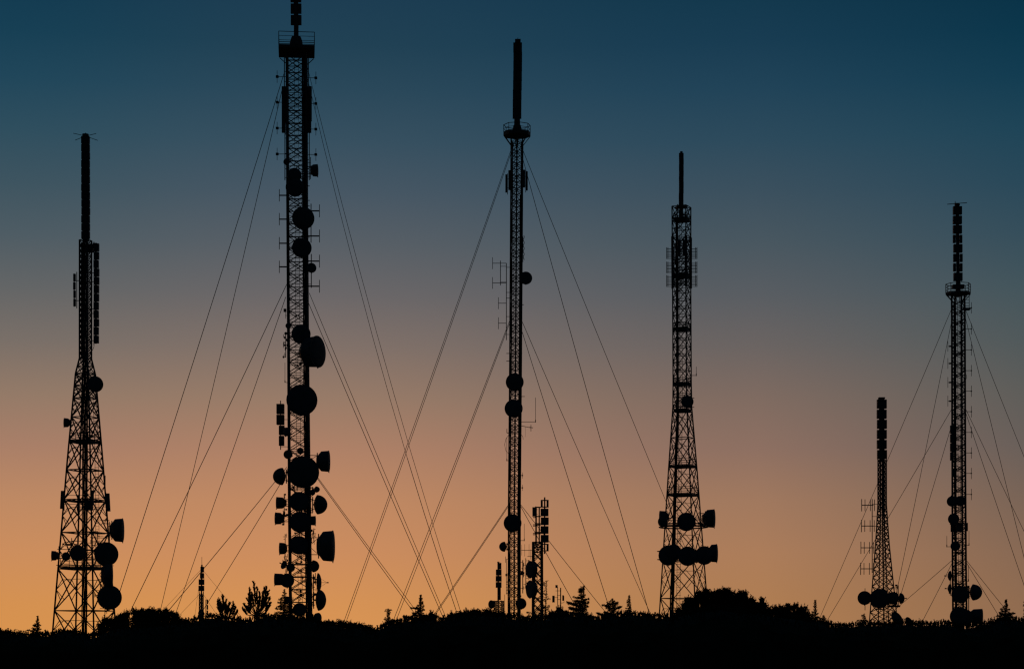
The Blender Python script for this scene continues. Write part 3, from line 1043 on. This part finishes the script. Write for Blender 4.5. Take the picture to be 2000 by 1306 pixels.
# dishes standing on the ground
for nm, lab, Y, px, py, r, az, el in (
        ('ground_dish', 'larger of two ground dishes behind the bushes beside the short flared tower', 195, 1752, 1207, 15, 38, 28),
        ('ground_dish', 'smaller ground dish, right of the larger dish behind the bushes', 195, 1776, 1214, 11, 42, 26)):
    t = Tower(nm, lab, 'satellite dish', Y, [(1190, px, 3), (1280, px, 3)], group='dishes standing on the ground')
    a = rad(az)
    c = t.P(px, py)
    d = Vector((math.sin(a) * math.cos(rad(el)), -math.cos(a) * math.cos(rad(el)), math.sin(rad(el))))
    R = r / t.s
    t.part('bowl', MB().lathe(c, d, [(-R * .45, 0), (-R * .4, R * .4), (-R * .2, R * .8), (0, R), (.03 * R, R), (-R * .15, R * .78), (-R * .36, 0)], 28), DISH)
    t.part('pedestal', MB().bar((c.x, c.y + 0.3, 0), (c.x, c.y + 0.3, c.z), 0.12, 8).bar((c.x, c.y + .3, c.z), c - d * R * .3, 0.1, 6), STEEL)
    f = MB()
    tip = c + d * R * 0.7
    for q in range(3):
        b = rad(90 + 120 * q)
        u = d.cross(Vector((0, 0, 1))).normalized(); w = u.cross(d)
        f.bar(c + u * R * 0.95 * math.cos(b) + w * R * 0.95 * math.sin(b), tip, 0.02)
    f.bar(tip, tip - d * 0.12, 0.05, 6)
    t.part('feed_horn', f, STEEL)


#---TREES---
def rvec(rnd):
    while True:
        v = Vector((rnd.uniform(-1, 1), rnd.uniform(-1, 1), rnd.uniform(-1, 1)))
        if 0.05 < v.length < 1:
            return v.normalized()


def leaf(mb, p, d, L, w, rnd):
    """one pointed leaf or needle tuft: a narrow diamond along d"""
    s = d.cross(rvec(rnd))
    if s.length < 1e-3:
        return
    s.normalize()
    mb.quad(p, p + d * (L * 0.45) + s * w, p + d * L, p + d * (L * 0.45) - s * w)


def spray(mb, a, b, L, w, n, rnd, up=0.35):
    """needles all round a twig from a to b"""
    ax = (b - a)
    for k in range(n):
        t = rnd.random()
        p = a + ax * t
        d = (ax.normalized() * 0.9 + rvec(rnd) * 0.9 + Vector((0, 0, up))).normalized()
        leaf(mb, p, d, L * rnd.uniform(0.6, 1.25), w * rnd.uniform(0.7, 1.3), rnd)


def conifer(name, label, Y, prof, base_px, seed, dense=1.0, group='small conifers standing above the scrub', droop=0.15, gaps=0.0, lean=0.0):
    """prof = [(row, left px, right px)] from the tip down"""
    rnd = random.Random(seed)
    s = F / Y
    base = W(base_px, HORIZON, Y); base.z = 0
    tip = W((prof[0][1] + prof[0][2]) / 2, prof[0][0], Y)
    root = empty(name, base, label, 'tree', group)
    tr = MB()
    pts = []
    for k in range(9):
        u = k / 8
        p = base.lerp(tip, u)
        p.x += lean * math.sin(u * math.pi) / s
        pts.append(p)
    H = tip.z
    for k in range(8):
        tr.bar(pts[k], pts[k + 1], 0.09 * (1 - k / 8.6) * (0.6 + H / 9), 7, 0.09 * (1 - (k + 1) / 8.6) * (0.6 + H / 9))
    tr.build('trunk', BARK, base, root)

    def axis(z):
        u = max(0, min(0.999, z / H)) * 8
        k = int(u)
        return pts[k].lerp(pts[k + 1], u - k)
    cr = MB()
    rows = prof + [(prof[-1][0] + 45, prof[-1][1] - 4, prof[-1][2] + 4)]
    for (y0, l0, r0), (y1, l1, r1) in zip(rows[:-1], rows[1:]):
        n = max(3, int((y1 - y0) * 2.1 * (1 - gaps)))
        for k in range(n):
            u = (k + rnd.random()) / n
            y = y0 + (y1 - y0) * u
            xl = l0 + (l1 - l0) * u; xr = r0 + (r1 - r0) * u
            z = CAMZ + (HORIZON - y) / s
            if z < 0.4: continue
            c = axis(z)
            cpx = 1000 + c.x / Y * F
            a = (k * 2.4 + rnd.uniform(-0.7, 0.7)) % 6.283
            ca = math.cos(a)
            er, el = max(0.6, xr - cpx), max(0.6, cpx - xl)
            ext = er * ca if ca > 0 else -el * ca
            ext = max(ext, 0.6 * min(er, el))
            ln = max(0.03, ext / s * rnd.choice((0.6, 0.8, 0.95, 1.05)) - 0.04)
            dv = Vector((ca, math.sin(a), 0))
            rise = rnd.uniform(-0.25, 0.3) - droop
            st = c + Vector((0, 0, -0.1 * ln))
            z_out = c + dv * ln + Vector((0, 0, rise * ln * 0.5))
            mid = st.lerp(z_out, 0.55) - Vector((0, 0, rnd.uniform(0, 0.14) * ln))
            cr.bar(st, mid, 0.016, 4, 0.01, False); cr.bar(mid, z_out, 0.01, 4, 0.004, False)
            nl = min(0.15, 0.06 + 0.16 * ln)
            m = int((7 + 30 * ln) * dense)
            spray(cr, st, mid, nl, nl * 0.17, m, rnd, 0.15)
            spray(cr, mid, z_out, nl, nl * 0.16, int(m * 1.2), rnd, 0.3)
            for e in range(int(1 + ln * 5)):
                t0 = rnd.uniform(0.3, 0.97)
                p = st.lerp(mid, t0 * 2) if t0 < 0.5 else mid.lerp(z_out, t0 * 2 - 1)
                sd = Vector((-dv.y, dv.x, 0)) * rnd.choice((-1, 1)) * 0.8 + dv * 0.7 + Vector((0, 0, rnd.uniform(-0.25, 0.45)))
                spray(cr, p, p + sd * (ln * 0.28 * (1.15 - t0) + 0.05), nl * 0.9, nl * 0.15, int(10 * dense), rnd, 0.25)
    spray(cr, tip - Vector((0, 0, 0.28)), tip - Vector((0, 0, 0.04)), 0.07, 0.014, 34, rnd, 1.0)
    cr.build('crown', NEEDLE, base, root)
    return root


def clump_tree(name, label, Y, blobs, base_px, seed, density=240, size=0.17, depth=1.0, upright=0.25, group=None, cat='tree', mat=None, thin=0.0, shoots=0.5):
    """tree or shrub of leaf clumps; blobs = [(px, py, r px)] lobes of the crown"""
    rnd = random.Random(seed)
    s = F / Y
    base = W(base_px, HORIZON, Y); base.z = 0
    root = empty(name, base, label, cat, group)
    tr = MB()
    cr = MB()
    top = max(CAMZ + (HORIZON - b[1]) / s for b in blobs)
    fork = base + Vector((0, 0, top * 0.35))
    tr.bar(base - Vector((0, 0, 0.1)), fork, 0.06 + 0.02 * top, 8, 0.04 + 0.014 * top)
    for (px, py, r) in blobs:
        R = r / s
        c = W(px, py, Y) + Vector((0, rnd.uniform(-1, 1) * depth, 0))
        mid = fork.lerp(c, 0.5) + Vector((rnd.uniform(-.1, .1), rnd.uniform(-.1, .1), -0.1))
        tr.bar(fork, mid, 0.03 + 0.008 * top, 6, 0.03); tr.bar(mid, c, 0.03, 5, 0.012)
        for q in range(5):
            e = c + rvec(rnd) * R * 0.8
            tr.bar(c, e, 0.012, 4, 0.005)
        # sub clumps on and in the lobe, leaves round each
        nsub = max(7, int(34 * R / 0.6 * (1 - thin)))
        for q in range(nsub):
            d = rvec(rnd)
            d.z = d.z * 0.9 + 0.08
            p = c + d * (R * rnd.uniform(0.35, 0.98))
            rr = R * rnd.uniform(0.18, 0.34)
            n = int(density * 0.1)
            for k in range(n):
                e = rvec(rnd)
                pp = p + e * (rr * rnd.random() ** 0.5)
                leaf(cr, pp, (e + Vector((0, 0, upright)) + rvec(rnd) * 0.5).normalized(), size * rnd.uniform(0.6, 1.3), size * 0.32 * rnd.uniform(0.7, 1.3), rnd)
            if rnd.random() < shoots:
                e = (d + Vector((0, 0, 0.5 + upright))).normalized()
                spray(cr, p, p + e * (rr + size * 1.6), size, size * 0.16, 16, rnd, 0.5)
    tr.build('trunk', BARK, base, root)
    cr.build('crown', mat or LEAF, base, root)
    return root


# ---- conifers (outlines from the tip down)
G = 'small conifers standing above the scrub'
conifer('conifer', 'small conifer with a pointed top standing alone left of the wide left tower', 150,
        [(1202, 73, 74), (1210, 70, 77), (1216, 67, 80), (1220, 62, 82), (1226, 53, 79), (1232, 56, 84), (1242, 52, 88)], 71, 101, dense=1.4)
conifer('conifer', 'dark fir with a dense spire and wide lower skirt where guy wires cross', 140,
        [(1161, 821, 822), (1168, 817, 826), (1175, 814, 827), (1182, 811, 829), (1186, 798, 827), (1191, 800, 830), (1196, 806, 829), (1201, 790, 838), (1212, 782, 846)], 820, 102, dense=1.4)
conifer('conifer', 'little stubby conifer with a blunt top left of the dark fir', 140,
        [(1188, 757, 759), (1191, 750, 765), (1197, 752, 764), (1204, 751, 762), (1212, 749, 764), (1222, 745, 768)], 757, 103, droop=-0.2)
conifer('conifer', 'bushy spreading fir with bent top, first tree right of the small cell pole', 150,
        [(1143, 1139, 1141), (1147, 1128, 1143), (1150, 1121, 1143), (1154, 1127, 1143), (1160, 1131, 1144), (1165, 1116, 1147), (1169, 1110, 1157), (1176, 1107, 1151), (1183, 1108, 1150), (1190, 1113, 1148), (1204, 1110, 1156)],
        1130, 104, dense=1.5)
conifer('conifer', 'low flat topped conifer with a long left branch, between two taller firs', 150,
        [(1168, 1195, 1197), (1172, 1190, 1200), (1176, 1183, 1207), (1181, 1175, 1211), (1184, 1183, 1215), (1190, 1178, 1207), (1192, 1153, 1204), (1197, 1168, 1202), (1206, 1168, 1204)], 1188, 105, dense=1.4)
conifer('conifer', 'slim pointed conifer right of the flat topped conifer', 150,
        [(1162, 1228.5, 1229.5), (1170, 1225, 1232), (1178, 1222, 1234), (1185, 1221, 1234), (1193, 1217, 1235), (1205, 1212, 1238)], 1228, 106, dense=1.3)
conifer('conifer', 'narrow pointed conifer at the right end of the big broad trees', 145,
        [(1171, 1592, 1593), (1178, 1588, 1596), (1186, 1587, 1596), (1193, 1582, 1598), (1200, 1580, 1600), (1210, 1574, 1604)], 1590, 107)
conifer('conifer', 'tiny conifer close right of the narrow pointed conifer', 140,
        [(1201, 1608, 1609), (1206, 1602, 1613), (1212, 1600, 1616), (1222, 1596, 1620)], 1608, 108)
conifer('conifer', 'small ragged conifer at the left foot of the short flared tower', 150,
        [(1198, 1687, 1688), (1201, 1681, 1691), (1206, 1677, 1694), (1209, 1675, 1697), (1214, 1680, 1694), (1224, 1676, 1700)], 1687, 109, gaps=0.1)
conifer('conifer', 'layered conifer with a clean spire near the right edge', 140,
        [(1170, 1964.5, 1965.5), (1177, 1960, 1968), (1184, 1956, 1970), (1190, 1952, 1973), (1193, 1955, 1972), (1198, 1944, 1985), (1203, 1948, 1980), (1214, 1940, 1988)], 1964, 110, dense=1.4)
conifer('conifer', 'conifer half hidden at the lower left of the tallest mast', 150,
        [(1150, 554.5, 556), (1158, 551, 560), (1166, 548, 564), (1173, 539, 566), (1181, 537, 572), (1190, 533, 574), (1202, 530, 578)], 556, 111, gaps=0.1)
conifer('conifer', 'thin open conifer in front of the short framed tower', 160,
        [(1133, 1063, 1072), (1140, 1058, 1068), (1150, 1060, 1068), (1160, 1052, 1070), (1168, 1054, 1076), (1176, 1048, 1068), (1184, 1042, 1079), (1190, 1030, 1074), (1197, 1024, 1080), (1208, 1022, 1080)],
        1062, 112, dense=0.6, gaps=0.45)
conifer('cypress', 'dark slender cypress cut by the right edge of the picture', 150,
        [(1166, 2003, 2005), (1174, 1998.5, 2009), (1190, 1997, 2011), (1210, 1996, 2012)], 2004, 113, group=None)

# ---- open pines with upswept tufts
def pine(label, Y, tips, base, seed):
    """tips = branch ends in photo pixels"""
    rnd = random.Random(seed)
    s = F / Y
    b = W(base[0], HORIZON, Y); b.z = 0
    fork = W(base[0], base[1], Y)
    root = empty('pine_tree', b, label, 'tree', 'open pines left of the tallest mast')
    tr = MB().bar(b, fork, 0.13, 7, 0.09)
    cr = MB()
    for px, py in tips:
        e = W(px, py, Y + rnd.uniform(-0.9, 0.9))
        m = fork.lerp(e, 0.5) + Vector(((e.x - fork.x) * 0.22, 0, -0.12))
        tr.bar(fork, m, 0.045, 5, 0.03); tr.bar(m, e, 0.03, 5, 0.008)
        L = (e - fork).length
        n = int(5 + L * 7)
        for k in range(n):
            u = 0.42 + 0.58 * (k + rnd.random()) / n
            p = m.lerp(e, u * 2 - 1) if u > 0.5 else fork.lerp(m, u * 2)
            sd = (rvec(rnd) * 0.55 + Vector((0, 0, 0.6)) + (e - m).normalized() * 0.6).normalized()
            q = p + sd * rnd.uniform(0.14, 0.34) * (1.3 - 0.7 * u)
            tr.bar(p, q, 0.008, 4, 0.004)
            spray(cr, p, q, 0.14, 0.02, 52, rnd, 0.7)
        spray(cr, m.lerp(e, 0.45), e - (e - m) * 0.05, 0.12, 0.02, 80, rnd, 0.8)
    tr.build('trunk', BARK, b, root)
    cr.build('crown', NEEDLE, b, root)

pine('taller open pine with upswept fluffy branches left of the tallest mast', 150,
     [(496, 1138), (502, 1149), (487, 1151), (486, 1162), (493, 1160), (508, 1158), (516, 1150), (521, 1147), (524, 1156), (526, 1168), (519, 1167), (528, 1179), (484, 1172), (477, 1181),
      (474, 1190), (483, 1186), (506, 1172), (513, 1178), (524, 1186)], (502, 1203), 201)
pine('smaller open pine with two ragged lobes beside the taller pine', 152,
     [(435, 1163), (441, 1173), (428, 1172), (425, 1175), (448, 1178), (432, 1182), (427, 1190), (445, 1187), (456, 1179), (460, 1186), (464, 1195), (439, 1180), (451, 1192)], (442, 1208), 202)

# ---- broad trees and bushes
def lobes(x0, x1, top, bottom, r0, r1, n, seed, ragged=0.0):
    """fill the outline below top (list of (px, row)) with lobes that just touch it"""
    rnd = random.Random(seed)
    out = []
    for k in range(n):
        x = x0 + (x1 - x0) * (k + rnd.random()) / n
        for (xa, ya), (xb, yb) in zip(top[:-1], top[1:]):
            if xa <= x <= xb:
                yt = ya + (yb - ya) * (x - xa) / (xb - xa)
                break
        else:
            continue
        y = yt + rnd.choice((-0.7, 0, 0.4, 1.2)) * ragged
        first = True
        while y < bottom:
            r = rnd.uniform(r0, r1)
            out.append((x + (0 if first else rnd.uniform(-4, 4)), y + r * 0.95, r))
            y += r * 1.35
            first = False
    return out

clump_tree('round_tree', 'low round broadleaf tree right of the wide left tower', 138,
           lobes(228, 364, [(226, 1208), (240, 1197), (258, 1190), (290, 1187), (322, 1189), (342, 1196), (354, 1206), (366, 1214)], 1226, 7, 11, 24, 1), 292, 301, size=0.1, density=300, shoots=0.35)
clump_tree('bush', 'dark square-topped bush at the right foot of the wide left tower', 142,
           lobes(194, 230, [(192, 1216), (198, 1208), (212, 1206), (230, 1207)], 1226, 6, 9, 7, 2), 211, 302, size=0.1, density=280, cat='bush')
clump_tree('broadleaf_tree', 'largest broadleaf tree, its ragged crown overlapping the foot of the tower right of the middle', 138,
           lobes(1318, 1503, [(1314, 1208), (1325, 1190), (1334, 1171), (1356, 1166), (1367, 1154), (1380, 1151), (1398, 1154), (1412, 1148), (1420, 1156), (1440, 1153), (1452, 1158), (1460, 1166), (1478, 1170), (1490, 1172), (1504, 1188)], 1226, 4, 10, 36, 3, 4.5), 1410, 303, size=0.12, density=290, shoots=0.6)
clump_tree('broadleaf_tree', 'smaller airy broadleaf tree right of the largest one, small gaps in its crown', 142,
           lobes(1506, 1580, [(1503, 1192), (1514, 1185), (1526, 1180), (1542, 1180), (1552, 1178), (1562, 1182), (1572, 1188), (1584, 1200)], 1226, 4, 7.5, 18, 4, 3.5), 1545, 304, size=0.11, density=260, thin=0.3, shoots=0.6)
clump_tree('bush', 'small mounded bush under the small cell pole', 142,
           lobes(1072, 1110, [(1070, 1201), (1080, 1193), (1090, 1184), (1100, 1190), (1112, 1198)], 1226, 5, 8, 8, 5), 1092, 305, size=0.1, density=280, cat='bush')
clump_tree('bush', 'wide low mounded bush left of the slim middle mast, where a guy wire ends', 138,
           lobes(872, 988, [(870, 1206), (885, 1197), (900, 1192), (920, 1191), (940, 1187), (958, 1190), (975, 1195), (990, 1199)], 1226, 6, 10, 15, 6), 930, 306, size=0.1, density=280, cat='bush', shoots=0.5)
clump_tree('bush', 'broad flat bush close right of the tallest mast, highest at its left end', 138,
           lobes(628, 728, [(626, 1214), (640, 1213), (662, 1211), (690, 1216), (712, 1219), (724, 1225), (732, 1232)], 1226, 6, 9, 14, 7), 675, 307, size=0.1, density=280, cat='bush', shoots=0.5)
clump_tree('bush', 'small round bush at the foot of the dark fir, beside a crossing of guy wires', 139,
           lobes(834, 850, [(830, 1204), (838, 1195), (846, 1199), (854, 1206)], 1226, 5, 7, 4, 8), 842, 308, size=0.12, cat='bush')

# ---- the continuous dark scrub below
OUT = [(-420, 1232), (-60, 1230), (0, 1231), (12, 1230), (25, 1234), (50, 1236), (95, 1236), (105, 1235), (118, 1231), (140, 1229), (152, 1231), (166, 1237), (180, 1241), (195, 1236),
       (230, 1222), (350, 1214), (368, 1211), (385, 1206), (400, 1202), (420, 1200), (440, 1203), (465, 1207), (480, 1211), (500, 1205), (516, 1200), (535, 1203),
       (560, 1204), (610, 1206), (632, 1215), (665, 1217), (700, 1221), (722, 1225), (734, 1229), (745, 1222), (756, 1214), (775, 1210), (800, 1206), (850, 1205),
       (872, 1206), (900, 1199), (940, 1196), (985, 1199), (1000, 1201), (1030, 1204), (1060, 1204), (1078, 1199), (1110, 1197), (1135, 1199), (1160, 1204), (1175, 1203), (1190, 1199), (1205, 1196),
       (1240, 1195), (1262, 1198), (1280, 1200), (1310, 1204), (1340, 1195), (1400, 1185), (1500, 1196), (1560, 1204), (1600, 1210), (1618, 1216), (1632, 1218), (1660, 1219), (1675, 1217), (1692, 1215),
       (1720, 1216), (1750, 1214), (1790, 1215), (1815, 1216), (1850, 1214), (1862, 1220), (1895, 1221), (1910, 1216), (1925, 1213), (1942, 1209), (1965, 1206), (1990, 1207), (2010, 1208), (2060, 1210), (2420, 1212)]


def outline(px):
    for (xa, ya), (xb, yb) in zip(OUT[:-1], OUT[1:]):
        if xa <= px <= xb:
            return ya + (yb - ya) * (px - xa) / (xb - xa)
    return 1215


rnd = random.Random(77)
scrub = MB()
YS = 132.0
sS = F / YS
# inner mass: a lumpy bank of branches and leaves with a rounded cross-section
NU, NV = 1500, 13
xs = [-420 + 2840 * k / NU for k in range(NU + 1)]
grid = []
for px in xs:
    top = CAMZ + (HORIZON - (outline(px) + 3.6)) / sS
    rowi = []
    for v in range(NV):
        a = math.pi * v / (NV - 1)
        yy = YS - 3.4 * math.cos(a)
        zz = max(0.0, top * (math.sin(a) ** 0.45)) if 0 < v < NV - 1 else -0.1
        x = (px - 1000) / F * YS
        nz = noise.noise(Vector((x * 0.9, yy * 0.9, zz * 0.9)))
        nf = noise.noise(Vector((x * 4.5, yy * 4.5, zz * 3.0))) + 0.6 * noise.noise(Vector((x * 9.0, yy * 9.0, 5.0)))
        scrub.v.append(Vector((x, yy + nz * 0.5 + nf * 0.1, zz + ((nz - 0.4) * 0.2 + nf * 0.09) * (1 if 0 < v < NV - 1 else 0))))
        rowi.append(len(scrub.v) - 1)
    grid.append(rowi)
for a, b in zip(grid[:-1], grid[1:]):
    for v in range(NV - 1):
        scrub.f.append((a[v], b[v], b[v + 1], a[v + 1]))
# leafy shoots over the crest and the near face
for k in range(11000):
    px = rnd.uniform(-420, 2420) if k % 3 == 0 else rnd.uniform(-30, 2030)
    x = (px - 1000) / F * YS
    bump = noise.noise(Vector((px * 0.06, 3.1, 0))) * 2.2 + noise.noise(Vector((px * 0.21, 7.7, 0))) * 1.4
    yt = outline(px) + bump
    dyy = rnd.uniform(-2.6, 1.6)
    f = rnd.random()
    row = yt + 0.5 + (f ** 2.2) * 24
    top = CAMZ + (HORIZON - row) / sS
    p = Vector((x, YS + dyy * (0.5 + f), top - 0.12))
    e = p + Vector((rnd.uniform(-0.05, 0.05), rnd.uniform(-0.06, 0.06), 0.1 + 0.22 * rnd.random() ** 2))
    spray(scrub, p, e, 0.1, 0.026, 16, rnd, 0.8)
tag(scrub.build('scrub', LEAF), 'dark unbroken bank of scrub and low trees along the foot of the picture', 'scrub', kind='stuff')

#---GROUND---
g = MB()
cs = [-4000, -2500, -1500, -900, -500, -300, -200] + [-150 + 5 * k for k in range(61)] + [200, 300, 500, 900, 1500, 2500, 4000]
ys = [-600, -300, -120, -60] + [-30 + 6 * k for k in range(60)] + [360, 420, 520, 700, 1000, 1600, 2600, 4500, 8000]
idx = {}
for i, x in enumerate(cs):
    for j, y in enumerate(ys):
        z = 0.12 * noise.noise(Vector((x * 0.07, y * 0.07, 0.3))) - 0.1
        g.v.append(Vector((x, y, z)))
        idx[i, j] = len(g.v) - 1
for i in range(len(cs) - 1):
    for j in range(len(ys) - 1):
        g.f.append((idx[i, j], idx[i + 1, j], idx[i + 1, j + 1], idx[i, j + 1]))
tag(g.build('ground', SOIL), 'dark open ground running to the horizon under the masts', 'ground', kind='structure')

#---SKY---
world = bpy.data.worlds.new('World')
scene.world = world
world.use_nodes = True
nt = world.node_tree
nt.nodes.clear()
N = nt.nodes.new
Lk = nt.links.new


def math_node(op, a=None, b=None):
    n = N('ShaderNodeMath'); n.operation = op
    for i, v in enumerate((a, b)):
        if v is None: continue
        if isinstance(v, (int, float)): n.inputs[i].default_value = v
        else: Lk(v, n.inputs[i])
    return n.outputs[0]


def srgb(c):
    return [(v / 255 / 12.92) if v / 255 <= 0.04045 else ((v / 255 + 0.055) / 1.055) ** 2.4 for v in c]


tc = N('ShaderNodeTexCoord')
sep = N('ShaderNodeSeparateXYZ')
Lk(tc.outputs['Generated'], sep.inputs[0])
X, Y_, Z = sep.outputs
flat = math_node('SQRT', math_node('ADD', math_node('MULTIPLY', X, X), math_node('MULTIPLY', Y_, Y_)))
elev = math_node('ARCTAN2', Z, flat)                   # elevation of the view direction
azim = math_node('ARCTAN2', X, Y_)                     # 0 towards the afterglow
ROWS = [1262, 1180, 1080, 980, 880, 780, 680, 580, 480, 380, 280, 180, 90, 0]
SKY = {
    'left': [(216, 147, 77), (212, 145, 81), (203, 141, 93), (189, 136, 99), (168, 126, 103), (146, 121, 103), (120, 110, 103), (98, 100, 101), (77, 91, 99), (60, 83, 95), (45, 77, 93), (30, 69, 89), (20, 62, 83), (15, 57, 79)],
    'mid': [(220, 150, 83), (213, 146, 85), (203, 140, 94), (192, 136, 98), (174, 128, 102), (151, 122, 103), (128, 112, 104), (106, 102, 103), (87, 94, 101), (70, 86, 99), (54, 79, 95), (41, 71, 89), (31, 64, 83), (27, 60, 81)],
    'east': [(180, 128, 82), (175, 125, 82), (171, 124, 90), (160, 120, 94), (141, 111, 97), (126, 106, 96), (106, 99, 97), (88, 92, 97), (72, 86, 95), (58, 79, 93), (43, 73, 91), (31, 66, 87), (22, 59, 81), (16, 55, 76)],
    'right': [(148, 110, 80), (143, 107, 80), (134, 104, 84), (120, 99, 86), (104, 94, 89), (93, 92, 89), (79, 88, 90), (66, 84, 91), (52, 77, 90), (39, 71, 88), (28, 67, 86), (15, 59, 80), (7, 53, 74), (5, 48, 69)],
}
SPAN = math.atan(1262 / F) * 1.25


def sky_ramp(key):
    n = N('ShaderNodeValToRGB')
    r = n.color_ramp
    r.interpolation = 'LINEAR'
    stops = [(math.atan((HORIZON - y) / F) / SPAN, srgb(c)) for y, c in zip(ROWS, SKY[key])]
    stops.append((1.0, srgb((10, 36, 58))))
    r.elements[0].position, r.elements[0].color = stops[0][0], (*stops[0][1], 1)
    r.elements[1].position, r.elements[1].color = stops[-1][0], (*stops[-1][1], 1)
    for p, c in stops[1:-1]:
        e = r.elements.new(p)
        e.color = (*c, 1)
    Lk(math_node('DIVIDE', elev, SPAN), n.inputs[0])
    return n.outputs[0]


def smooth(v, a, b, kind='SMOOTHSTEP'):
    n = N('ShaderNodeMapRange')
    n.interpolation_type = kind
    Lk(v, n.inputs[0])
    n.inputs[1].default_value, n.inputs[2].default_value = a, b
    return n.outputs[0]


def mixc(f, a, b):
    n = N('ShaderNodeMix'); n.data_type = 'RGBA'
    Lk(f, n.inputs[0])
    for s_, v in ((6, a), (7, b)):
        if isinstance(v, tuple): n.inputs[s_].default_value = v
        else: Lk(v, n.inputs[s_])
    return n.outputs[2]


def at_az(px):
    return math.atan((px - 1000) / F)


m1 = mixc(smooth(azim, at_az(0), at_az(600)), sky_ramp('left'), sky_ramp('mid'))
m2 = mixc(smooth(azim, at_az(600), at_az(1480)), m1, sky_ramp('east'))
m2 = mixc(smooth(azim, at_az(1480), at_az(2000), 'LINEAR'), m2, sky_ramp('right'))
# the sky away from the afterglow is dim blue night
away = smooth(math_node('ABSOLUTE', azim), 0.34, 1.5)
glow = mixc(away, m2, (0.0012, 0.0035, 0.0065, 1))
high = smooth(elev, SPAN, 1.2)
glow = mixc(high, glow, (0.0016, 0.006, 0.012, 1))
bg = N('ShaderNodeBackground')
Lk(glow, bg.inputs['Color'])
bg.inputs['Strength'].default_value = 1.0
sky = N('ShaderNodeTexSky')
sky.sky_type = 'NISHITA'
sky.sun_disc = False
sky.sun_elevation = rad(-3.0)
sky.sun_rotation = rad(-8)
bg2 = N('ShaderNodeBackground')
Lk(sky.outputs[0], bg2.inputs['Color'])
bg2.inputs['Strength'].default_value = 0.01
add = N('ShaderNodeAddShader')
Lk(bg.outputs[0], add.inputs[0]); Lk(bg2.outputs[0], add.inputs[1])
out = N('ShaderNodeOutputWorld')
Lk(add.outputs[0], out.inputs['Surface'])

# ---------------------------------------------------------------- camera
cd = bpy.data.cameras.new('camera')
cam = bpy.data.objects.new('camera', cd)
col.objects.link(cam)
cam.location = (0, 0, CAMZ)
cam.rotation_euler = (rad(90), 0, 0)
cd.sensor_fit = 'HORIZONTAL'
cd.sensor_width = 36.0
cd.lens = 36.0 * F / 2000.0
cd.shift_y = (HORIZON - 653.0) / 2000.0
cd.clip_start = 0.1
cd.clip_end = 20000
scene.camera = cam
scene.cycles.filter_width = 1.3

vs = scene.view_settings
vs.view_transform = 'Standard'
vs.look = 'None'
vs.exposure = 0
vs.gamma = 1
